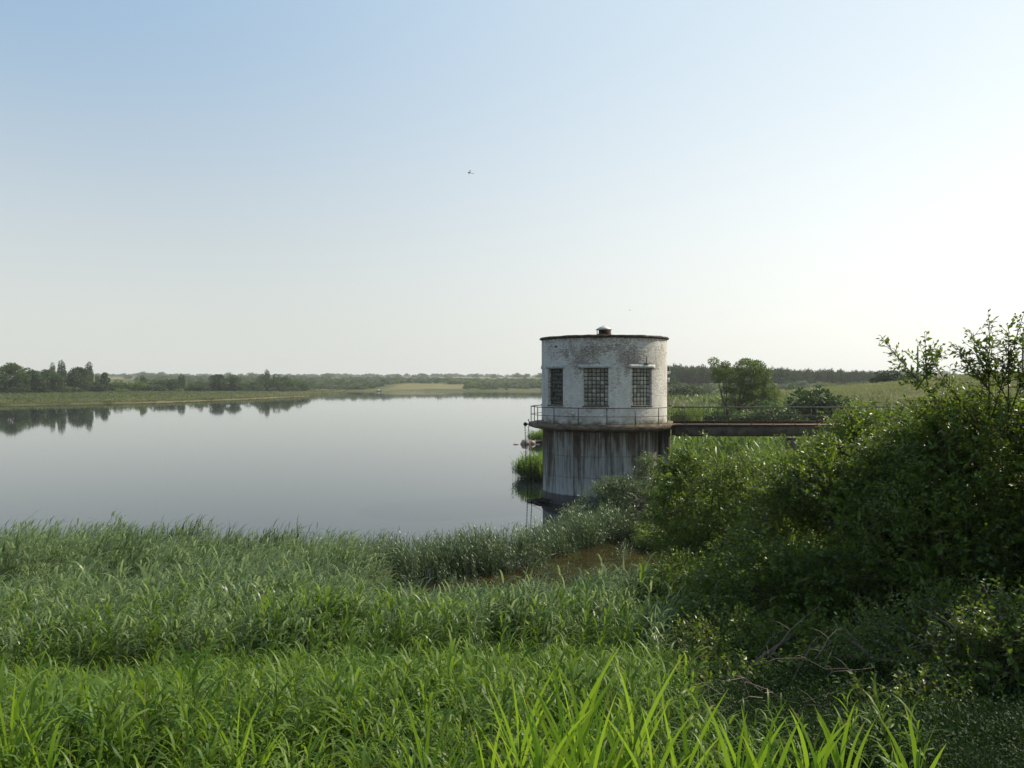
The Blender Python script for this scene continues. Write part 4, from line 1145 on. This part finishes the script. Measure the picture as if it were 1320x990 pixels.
shrub('shrub', gb_(1540, 8.4), [lobe(1545, 455, 8.3, 1.35, 1.25), lobe(1560, 640, 8.4, 1.2, 1.1), lobe(1680, 500, 8.2, 1.3, 1.2), lobe(1500, 700, 7.6, 1.0, 1.3), lobe(1700, 660, 8.2, 1.2, 1.2), lobe(1560, 760, 6.2, 1.0, 1.2), lobe(1640, 640, 7.0, 1.1, 1.1)],  # unseen shrub added to cast shade over the lower right thicket
      9500, 0.095, 'shrub', 'added shrub out of view on the right, placed to shade the undergrowth', 'shrub', 29, 'shrubs of the thicket on the right')
# willows at the tower's foot
shrub('willow_bush', gb_(785, 38.0), [lobe(775, 660, 38, 1.15, 1.1), lobe(812, 650, 38.5, 1.2, 1.3), lobe(745, 676, 37.5, 1.0, 0.9), lobe(785, 635, 38.8, 0.8, 0.7), lobe(836, 615, 39.5, 0.8, 1.1), lobe(800, 640, 39, 0.9, 0.9), lobe(800, 690, 37, 1.1, 0.7)],
      3400, 0.20, 'willow', 'pale narrow-leaved willow bush at the foot of the tower', 'shrub', 27, None, twig=(0.4, 0.8), step=0.055, leafw=0.22)
shrub('shore_bush', gb_(850, 34.0), [lobe(850, 690, 34, 1.0, 0.8), lobe(880, 650, 36, 1.2, 1.2)],
      1700, 0.17, 'shrub_light', 'green bush on the shore between the willow and the light shrub', 'shrub', 28, None, twig=(0.4, 0.7), step=0.055, leafw=0.4)
# dead twigs
rg = random.Random(12); m = MB()
for k in range(11):
    px = rg.uniform(925, 1075); py = rg.uniform(850, 915)
    p0 = np.array(W3(px, py, rg.uniform(5.9, 6.5)))
    a = rg.uniform(-0.5, 0.9) + (math.pi if rg.random() < 0.4 else 0); L = rg.uniform(0.25, 0.8)
    p2 = p0 + L * np.array([math.cos(a), rg.uniform(-0.3, 0.3), math.sin(a) * 0.9])
    p1 = (p0 + p2) / 2 + np.array([0, 0, rg.uniform(-0.02, 0.16) * L])
    q1 = p0 * 0.72 + p1 * 0.28 + np.array([rg.gauss(0, .02), 0, rg.gauss(0, .03)]); q2 = p1 * 0.5 + p2 * 0.5 + np.array([rg.gauss(0, .03), 0, rg.gauss(0, .045)])
    m.tube([p0, q1, p1, q2, p2], [0.0055 * rg.uniform(0.5, 1.1), 0.0045, 0.0035, 0.0025, 0.001], 5)
    for c_ in (q1, p1, q2):
        e_ = c_ + np.array([rg.uniform(-.16, .16), rg.uniform(-.1, .1), rg.uniform(-.03, .18)])
        m.tube([c_, (c_ + e_) / 2 + np.array([0, 0, .015]), e_], [0.0028, 0.002, 0.0008], 4)
tag(m.build('dead_twigs', M['deadwood']), 'tangle of bare pale dead twigs at the foot of the dark shrub', 'twigs')

# drift stick and dead branch in the inlet
tag(MB().tube([W3(700, 722, 31.3), W3(708, 716, 31.6), (W3(716, 714, 31.8))], [0.035, 0.03, 0.015], 6).build('stick', M['deadwood']), 'pale bare stick sticking up from the left end of the brown inlet', 'stick')
tag(MB().tube([W3(868, 712, 33), W3(880, 711, 32.5), W3(890, 716, 32)], [0.07, 0.06, 0.02], 6).build('stick', M['deadwood']), 'pale broken branch lying on the bank right of the brown inlet', 'stick')
# dark stone in the inlet and the stones of the far spit
def rock(px, py, D, r, label, seed, mat='stone', sink=0.4, grp=None, flat=0.75):
    rg = np.random.default_rng(seed)
    n1, n2 = 14, 9; V = []
    for i in range(n2 + 1):
        for j in range(n1):
            th = math.pi * i / n2; ph_ = 2 * math.pi * j / n1
            d = np.array([math.sin(th) * math.cos(ph_), math.sin(th) * math.sin(ph_), math.cos(th)])
            q_ = 1 + 0.30 * mnoise.noise(Vector(d * 1.6 + seed)) + 0.12 * mnoise.noise(Vector(d * 4 + seed))
            V.append(d * np.array([r, r * 0.8, r * flat]) * q_)
    F = [[i * n1 + j, (i + 1) * n1 + j, (i + 1) * n1 + (j + 1) % n1, i * n1 + (j + 1) % n1] for i in range(n2) for j in range(n1)]
    x, y = (px - 660) / F_ * D, D
    o = link('rock', raw_mesh('rock', V, np.array(F), M[mat]), None, (x, y, r * flat * (1 - 2 * sink) + 0.0))
    return tag(o, label, 'rock', grp)
F_ = F
rock(677.5, 0, 90.0, 0.50, 'largest pale boulder at the tip of the far spit left of the tower', 1, grp='stones at the far spit', sink=0.3)
rock(686, 0, 90.4, 0.36, 'smaller pale boulder between the largest one and the tower', 2, grp='stones at the far spit', sink=0.3)
rock(665.5, 0, 89.5, 0.28, 'flat stone barely above the water, farthest from the tower', 3, grp='stones at the far spit', flat=0.3, sink=0.35)
rock(770, 0, 27.0, 0.34, 'dark wet stone at the near edge of the brown inlet', 4, 'girder', sink=0.45)

# ------------------------------------------------------------------ distant trees
def crown_mesh(name, kind, seed, n, ls, mat):
    """unit tree: 1 high, about 1 wide; crown of many small leaf faces in lobes"""
    rg = np.random.default_rng(seed)
    lob = []
    if kind == 'slim':
        for k in range(10):
            t_ = k / 9; lob.append(((rg.normal(0, .05), rg.normal(0, .05), 0.16 + 0.74 * t_), (0.30 * math.sin(0.45 + 2.1 * t_) + 0.15,) * 2 + (0.13,)))
    elif kind == 'bush':
        for k in range(15):
            a = rg.uniform(0, 6.28); r_ = 0.36 * rg.random() ** 0.5; lob.append(((r_ * math.cos(a), r_ * math.sin(a), rg.uniform(0.12, 0.80 - 0.55 * r_)), (rg.uniform(.11, .23),) * 2 + (rg.uniform(.10, .20),)))
    elif kind == 'pine':
        for k in range(8):
            t_ = k / 7; lob.append(((rg.normal(0, .06), rg.normal(0, .06), 0.35 + 0.58 * t_), (0.42 * (1 - t_) ** 0.6 + 0.08,) * 2 + (0.09,)))
    else:
        for k in range(15):
            t_ = rg.uniform(0, 1); a = rg.uniform(0, 6.28); r_ = 0.30 * math.sin(0.5 + 2.4 * t_) * rg.uniform(0.5, 1.1)
            lob.append(((r_ * math.cos(a), r_ * math.sin(a), 0.26 + 0.62 * t_), (rg.uniform(.13, .22),) * 2 + (rg.uniform(.09, .15),)))
    C = np.array([l[0] for l in lob]); RA = np.array([l[1] for l in lob])
    w = (RA[:, 0] ** 2 * RA[:, 2]) ** 0.66; li = rg.choice(len(lob), n, p=w / w.sum())
    u = unit(rg.normal(0, 1, (n, 3))); rad = rg.uniform(0.3, 1.12, n) ** 0.45
    P = C[li] + u * RA[li] * rad[:, None]
    V, F3 = leaves(P, unit(u + rg.normal(0, .6, (n, 3))), rg.normal(0, 1, (n, 3)) + np.array([0, 0, 0.6]), rg.uniform(.7, 1.3, n) * ls, rg.uniform(.7, 1.3, n) * ls * 0.75)
    lv = rg.random(len(lob))
    var = np.clip(0.6 * lv[li] + 0.4 * rg.random(n), 0, 1)
    cm = raw_mesh(name, V, F3, M[mat], var=np.repeat(var, 5), attrs={'dry': np.zeros(len(V))})
    m = MB()
    m.tube([(0, 0, -0.05), (0.01, 0, 0.3), (0, 0.01, 0.7)], [0.028, 0.022, 0.008], 6)
    for k in range(4):
        c = C[rg.integers(0, len(C))]
        m.tube([(0.005, 0, 0.2 + 0.06 * k), c * 0.6 + np.array([0, 0, 0.12]), c], [0.014, 0.009, 0.003], 5)
    tm = raw_mesh('trunk', np.concatenate(m.V), m.F4 + m.F3, M['bark'])
    return cm, tm
KINDS = {}
for kd, mats in (('round', ['tree', 'tree_dark', 'tree_grey', 'tree_light']), ('slim', ['tree_dark', 'tree']), ('bush', ['tree', 'tree_dark', 'tree_grey', 'tree_light'])):
    for mt in mats:
        for v_ in range(2):
            KINDS[(kd, mt, v_)] = crown_mesh('crown', kd, hash((len(KINDS), 3)) % 1000 + 50, 3600 if kd != 'slim' else 2600, 0.055 if kd != 'slim' else 0.06, mt)
tree_n = [0]
def tree(px, top, wpx, D, kind, mat, label, name='tree', cat='tree', group=None, base=None):
    x = (px - 660) / F * D; y = float(D)
    z0 = float(height(np.array([x]), np.array([y]))[0]) if base is None else base
    zt = CH - (top - 492) / F * D
    H = max(1.0, zt - z0); Wd = wpx / F * D
    tree_n[0] += 1
    cm, tm = KINDS[(kind, mat, tree_n[0] % 2)]
    root = thing(name, (x, y, z0), label, cat, group, rz=random.uniform(0, 6.28))
    s = Wd / (0.80 if kind != 'slim' else 0.9)
    for nm, mm in (('crown', cm), ('trunk', tm)):
        o = link(nm, mm, root); o.scale = (s, s, H) if nm == 'crown' else (H * 0.8, H * 0.8, H)
    return root
G1 = 'trees along the far left bank'
def DL(px): return 316 + px / 380 * 168
LT = [
    (12, 466, 30, 'round', 'tree', 'tall broad tree at the left edge of the far bank'),
    (38, 473, 32, 'round', 'tree', 'broad tree second from the left edge on the far bank'),
    (62, 475, 26, 'round', 'tree', 'rounded tree left of the pair of dark poplars'),
    (68, 469, 8, 'slim', 'tree', 'pale slim poplar tip behind the rounded trees'),
    (79, 466, 11, 'slim', 'tree_dark', 'tall dark poplar left of the densest tree'),
    (97, 470, 30, 'round', 'tree_dark', 'densest dark tree between two poplars on the left bank'),
    (115, 468, 10, 'slim', 'tree_dark', 'tall dark poplar right of the densest tree'),
    (126, 483, 7, 'slim', 'tree', 'small slim poplar right of the tall ones'),
    (135, 480, 13, 'round', 'tree_dark', 'small dark tree ending the tall group'),
    (128, 493, 20, 'bush', 'tree_dark', 'low dark bush under the small dark tree'),
    (20, 496, 30, 'bush', 'tree_dark', 'low dark bush under the leftmost broad trees'),
    (52, 496, 26, 'bush', 'tree_dark', 'low dark bush between the second and third broad trees'),
    (88, 497, 30, 'bush', 'tree_dark', 'low dark bush under the densest tree'),
    (152, 489, 26, 'bush', 'tree', 'pale bush right of the tall group'),
    (170, 489, 24, 'bush', 'tree_light', 'light green bush between tall group and small grove'),
    (184, 485, 9, 'round', 'tree', 'tiny tree on the field edge before the small grove'),
    (199, 486, 28, 'bush', 'tree', 'left bushy tree of the small grove on the left bank'),
    (217, 487, 24, 'bush', 'tree_dark', 'right bushy tree of the small grove on the left bank'),
    (234, 485, 8, 'slim', 'tree_dark', 'lone slim poplar in the middle of the left bank'),
    (249, 492, 22, 'bush', 'tree', 'low bush right of the lone poplar'),
    (262, 494, 12, 'bush', 'tree_grey', 'whitish flowering bush right of the lone poplar'),
    (260, 487, 14, 'bush', 'tree', 'small rounded tree behind the flowering bush'),
    (281, 484, 20, 'round', 'tree_dark', 'dark pointed tree left of the near round bush'),
    (281, 494, 26, 'bush', 'tree_dark', 'dark bush at the foot of the dark pointed tree'),
    (300, 484, 22, 'round', 'tree', 'tree rising behind the near round bush'),
    (303, 493, 20, 'bush', 'tree_dark', 'near round dark bush close to the reed belt'),
    (323, 488, 24, 'bush', 'tree', 'wide bush right of the near round bush'),
    (338, 483, 16, 'round', 'tree', 'mid green tree left of the last poplar'),
    (344, 479, 6, 'slim', 'tree_dark', 'last slim poplar toward the tip of the left bank'),
    (356, 481, 24, 'bush', 'tree', 'wide tree right of the last poplar'),
    (372, 480, 24, 'bush', 'tree', 'highest rounded tree near the tip of the left bank'),
    (386, 488, 20, 'bush', 'tree', 'lowering tree at the tip of the left bank'),
    (362, 495, 40, 'bush', 'tree', 'undergrowth bush below the trees at the tip'),
]
LT += [
    (0, 474, 26, 'round', 'tree_dark', 'broad tree cut by the left edge behind the first one'),
    (27, 478, 22, 'round', 'tree', 'lower tree filling the gap between the first two broad trees'),
    (50, 479, 20, 'round', 'tree_dark', 'lower tree filling the gap between second and third broad trees'),
    (72, 481, 20, 'round', 'tree', 'lower tree at the foot of the left dark poplar'),
    (108, 477, 18, 'round', 'tree', 'greener tree tucked between the densest tree and its right poplar'),
    (120, 486, 16, 'bush', 'tree', 'bush at the foot of the right dark poplar'),
]
for (px, top, wp, kd, mt, lab) in LT:
    if px > 140: top -= 1.5; wp *= 1.25
    tree(px, top, wp, DL(px) + (14 if kd == 'slim' else (-8 if 'low' in lab or 'near' in lab else 0)), kd, mt, lab, {'slim': 'poplar_tree', 'round': 'broadleaf_tree', 'bush': 'bush'}[kd], 'bush' if 'bush' in lab.split(' ') else 'tree', G1)
# right side
G2 = 'bushes at the edge of the marsh right of the tower'
tree(872, 488, 34, 235, 'bush', 'tree', 'pale rounded bush just right of the tower wall', 'bush', 'bush', G2)
tree(893, 489, 30, 240, 'bush', 'tree', 'pale rounded bush between the wall lamp bush and the big tree', 'bush', 'bush', G2)
tree(909, 490, 18, 250, 'bush', 'tree_grey', 'greyish small bush left behind the big tree', 'bush', 'bush', G2)
tree(935, 512, 40, 95, 'bush', 'tree', 'dark green bush at the foot of the big tree, on its left', 'bush', 'bush', G2)
tree(885, 514, 34, 88, 'bush', 'tree_light', 'bright weedy bush behind the bridge railing near the tower', 'bush', 'bush', G2)
tree(1046, 487, 74, 92, 'bush', 'tree_dark', 'dark dense shrub right of the big tree behind the bridge', 'bush', 'bush', G2)
tree(985, 510, 84, 84, 'bush', 'tree', 'wide low bush below the big tree behind the bridge railing', 'bush', 'bush', G2)
tree(1020, 518, 50, 80, 'bush', 'tree_dark', 'wide dark bush right of the low one behind the bridge railing', 'bush', 'bush', G2)
tree(1145, 473, 40, 170, 'bush', 'tree_dark', 'lone dark tree on the shoulder of the right hill', 'broadleaf_tree', 'tree')
tree(1172, 476, 24, 172, 'bush', 'tree_dark', 'small dark tree beside the lone one on the right hill', 'broadleaf_tree', 'tree')
tree(1235, 480, 60, 260, 'bush', 'tree', 'low green trees line behind the crest of the right hill', 'bush', 'bush')

# the big acacia-like tree behind the bridge
def big_tree():
    D = 100.0; x, y, z0 = (948 - 660) / F * D, D, 1.0
    z0 = float(height(np.array([x]), np.array([y]))[0])
    root = thing('acacia_tree', (x, y, z0), 'big light green spreading tree behind the footbridge', 'tree')
    s = D / F
    def L_(px, py, rx, rz): return (((px - 948) * s, random.uniform(-1.4, 1.4), CH - (py - 492) * s - z0), (rx * s, rx * s, rz * s))
    lob = [L_(928, 478, 11, 8), L_(920, 486, 7, 7), L_(940, 482, 12, 9), L_(960, 474, 15, 10), L_(975, 472, 11, 7), L_(985, 484, 12, 11), L_(966, 490, 17, 12), L_(945, 498, 13, 9), L_(975, 505, 17, 10), L_(990, 497, 9, 9), L_(955, 512, 14, 8), L_(932, 470, 6, 4), L_(962, 466, 8, 4), L_(990, 512, 12, 9), L_(935, 503, 7, 4), L_(965, 522, 16, 8), L_(990, 522, 12, 8), L_(1000, 505, 6, 7), L_(922, 466, 7, 5), L_(940, 520, 9, 6)]
    rg = np.random.default_rng(77)
    C = np.array([l[0] for l in lob]); RA = np.array([l[1] for l in lob]); n = 25000
    w = (RA[:, 0] ** 2 * RA[:, 2]) ** 0.7; li = rg.choice(len(lob), n, p=w / w.sum())
    u = unit(rg.normal(0, 1, (n, 3))); P = C[li] + u * RA[li] * (rg.uniform(0.2, 1.2, n) ** 0.5)[:, None]
    V, F3 = leaves(P, unit(u + rg.normal(0, .6, (n, 3))), rg.normal(0, 1, (n, 3)) + np.array([0, 0, 1]), rg.uniform(.1, .2, n), rg.uniform(.07, .13, n))
    lv = rg.random(len(lob))
    link('crown', raw_mesh('crown', V, F3, M['acacia'], var=np.repeat(np.clip(.6 * lv[li] + .4 * rg.random(n), 0, 1), 5), attrs={'dry': np.zeros(len(V))}), root)
    m = MB()
    m.tube([(0.2, 0, -0.1), (0.0, 0, 1.2), (0.1, 0, 2.4)], [0.17, 0.14, 0.10], 8)
    m.tube([(-0.6, 0, -0.1), (-0.9, 0, 1.2), (-1.1, 0, 2.6)], [0.12, 0.10, 0.08], 8)
    for k, c in enumerate(C):
        b = np.array([0.1, 0, 2.0]) if c[0] > -0.8 else np.array([-1.0, 0, 2.0])
        m.tube([b, (b + c) / 2 + np.array([0, 0, -0.2]), c], [0.07, 0.045, 0.015], 6)
    m.build('trunk', M['bark'], root)
big_tree()

# poles on the hill
def pole(px, top, D, label):
    x = (px - 660) / F * D; z0 = float(height(np.array([x]), np.array([float(D)]))[0]); zt = CH - (top - 492) / F * D
    root = thing('utility_pole', (x, D, z0), label, 'pole', 'utility poles on the right hill')
    MB().tube([(0, 0, -0.3), (0, 0, zt - z0)], [0.15, 0.10], 8).build('post', M['pole'], root)
    MB().box((0, 0, zt - z0 - 0.35), (1.0, 0.08, 0.08), 1.2).build('crossarm', M['pole'], root)
    for s_ in (-0.42, 0.42):
        MB().lathe([(0.0, 0.2), (0.05, 0.17), (0.06, 0.05), (0.03, 0.0)], 8, (s_ * math.cos(1.2), s_ * math.sin(1.2), zt - z0 - 0.31)).build('insulator', M['paint'], root)
pole(1183, 446, 120, 'slim dark utility pole seen through the shrub sprays on the hill')
pole(1318.5, 432, 95, 'utility pole at the right edge of the picture')

# ---- far woods as masses
def far_mass(name, label, kinds, x, y, w, h, extra=0.0):
    protos = [KINDS[k][0] for k in kinds]
    z = height(x, y) - 0.3
    return scatter(name, label, protos, np.stack([x, y, z], 1), RNG.uniform(0, 6.28, len(x)), w, sz=h)
KINDS[('pine', 'tree_dark', 0)] = crown_mesh('crown', 'pine', 5, 1100, 0.075, 'tree_dark')
KINDS[('pine', 'tree_dark', 1)] = crown_mesh('crown', 'pine', 6, 1100, 0.075, 'tree_dark')
KINDS[('far', 'tree', 0)] = crown_mesh('crown', 'bush', 15, 700, 0.09, 'tree')
KINDS[('far', 'tree', 1)] = crown_mesh('crown', 'bush', 16, 700, 0.09, 'tree_grey')
KINDS[('far', 'tree', 2)] = crown_mesh('crown', 'bush', 17, 700, 0.09, 'tree_light')
# pine wood, right
x, y = pts_in(3000, (60, 330), (380, 620), lambda x, y: (x / y > 0.10) & (x / y < 0.46) & (y > 400 + 60 * (x / y) * 1.0))
hh = np.interp(x / y, [0.1, 0.18, 0.3, 0.4, 0.46], [9.0, 10.5, 9.0, 7.5, 5.5]) * RNG.uniform(0.8, 1.15, len(x))
far_mass('pine_wood', 'dark pine wood on the horizon right of the tower', [('pine', 'tree_dark', 0), ('pine', 'tree_dark', 1)], x, y, hh * 0.55, hh)
# bushes before it
x, y = pts_in(650, (40, 330), (255, 440), lambda x, y: (x / y > 0.16) & (x / y < 0.62) & (RNG.random(len(x)) < 0.5 + 0.6 * vnoise(x, y, 40, 3)))
hh = RNG.uniform(1.5, 4.0, len(x))
far_mass('marsh_thicket', 'pale green thicket before the pine wood', [('far', 'tree', 0), ('far', 'tree', 1), ('far', 'tree', 2)], x, y, hh * 1.5, hh)
# far shore woods
x, y = pts_in(9000, (-420, 140), (584, 1000), lambda x, y: (shore(x, y) > 3) & ~((x > -100) & (x < -35) & (y < 760)) & (x > -0.44 * y) & (RNG.random(len(x)) < np.where(y < 760, 0.9, 0.45) * (0.62 + 0.5 * vnoise(x, y, 60, 6))))
hh = RNG.uniform(2.5, 6.5, len(x)) * np.interp(y, [584, 620, 700, 1000], [0.5, 0.9, 1.0, 0.9])
far_mass('far_shore_woods', 'hazy green bushes and woods covering the far shore', [('far', 'tree', 0), ('far', 'tree', 1), ('far', 'tree', 2), ('far', 'tree', 0)], x, y, hh * 1.4, hh)
# field bushes far left and shelter belts beyond
x, y = pts_in(5200, (-1700, 900), (1000, 2700), lambda x, y: (np.abs(x) < 0.68 * y) & ((np.abs(vnoise(x, y, 210, 8)) < 0.10) | ((np.hypot(x, y) > 1900) & (np.hypot(x, y) < 2100))))
hh = RNG.uniform(5, 11, len(x))
far_mass('shelter_belts', 'thin hazy lines of trees on the farthest fields', [('far', 'tree', 0), ('far', 'tree', 0)], x, y, hh * 1.5, hh)
x, y = pts_in(260, (-330, -100), (330, 620), lambda x, y: (shore(x, y) > 60) & (x > -0.62 * y))
hh = RNG.uniform(1.5, 4.5, len(x))
far_mass('left_bank_scrub', 'low scrub between the trees of the left bank', [('far', 'tree', 0), ('far', 'tree', 2)], x, y, hh * 1.6, hh)

# white hut-like shape on the far shore, a dragonfly and a distant bird
bt = thing('boat', ((488 - 660) / F * 575, 575, 0), 'tiny white boat moored at the far shore', 'boat')
MB().add([(-2, -.6, .5), (2.3, -.1, .6), (-2, .6, .5), (2.3, .1, .6), (-1.7, -.4, -.2), (1.8, 0, -.2), (-1.7, .4, -.2)], [[0, 4, 5, 1], [2, 3, 5, 6], [0, 2, 6, 4]], [[1, 5, 3]]).build('hull', M['paint'], bt)
MB().box((-0.3, 0, 0.85), (1.5, 0.9, 0.9)).build('cabin', M['paint'], bt)

df = thing('dragonfly', W3(605, 223, 8.0), 'dragonfly hovering in the sky over the lake', 'insect')
df.rotation_euler = (0, R(8), 0)
MB().tube([(-0.013, 0, 0), (-0.006, 0, 0.001), (0.004, 0, 0.001), (0.01, 0, 0)], [0.003, 0.0055, 0.0055, 0.002], 8).build('thorax', M['black_iron'], df)
MB().tube([(0.009, 0, 0), (0.045, 0, -0.002)], [0.0022, 0.0016], 6).build('tail', M['black_iron'], df)
for s_ in (1, -1):
    for dx in (0.0, 0.008):
        V = [(dx - 0.002, 0, 0.003), (dx - 0.006, 0.02 * s_, 0.028), (dx + 0.0, 0.024 * s_, 0.034), (dx + 0.006, 0.02 * s_, 0.026), (dx + 0.003, 0, 0.003)] if s_ > 0 else [(dx - 0.002, 0, -0.001), (dx - 0.008, 0.02 * s_, -0.018), (dx - 0.004, 0.024 * s_, -0.023), (dx + 0.004, 0.02 * s_, -0.018), (dx + 0.003, 0, -0.001)]
        me = raw_mesh('wing', V, np.array([[0, 1, 2, 3, 4]]), M['zinc'])
        link('wing', me, df)
bd = thing('bird', W3(812, 400, 140), 'tiny distant bird above the right side of the tower', 'bird')
MB().tube([(-0.14, 0, 0), (0, 0, 0.02), (0.16, 0, 0)], [0.015, 0.045, 0.01], 8).build('body', M['black_iron'], bd)
for s_ in (1, -1):
    MB().add([(-0.05, 0, 0.02), (0.06, 0, 0.02), (0.02, 0.17 * s_, 0.08), (-0.02, 0.30 * s_, 0.05)], [[0, 1, 2, 3]]).build('wing', M['black_iron'], bd)

# ------------------------------------------------------------------ haze
t = NT('haze_air')
pv = t.n('ShaderNodeVolumePrincipled')
pv.inputs['Color'].default_value = (0.96, 0.97, 0.97, 1)
pv.inputs['Density'].default_value = 0.00020
pv.inputs['Anisotropy'].default_value = 0.2
t.l(pv.outputs[0], t.out.inputs['Volume'])
hz = MB().box((0, 0, 0), (2, 2, 2)).build('haze', t.m)
hz.location = (0, 0, 19); hz.scale = (3600, 3600, 23.5)
tag(hz, kind='stuff')
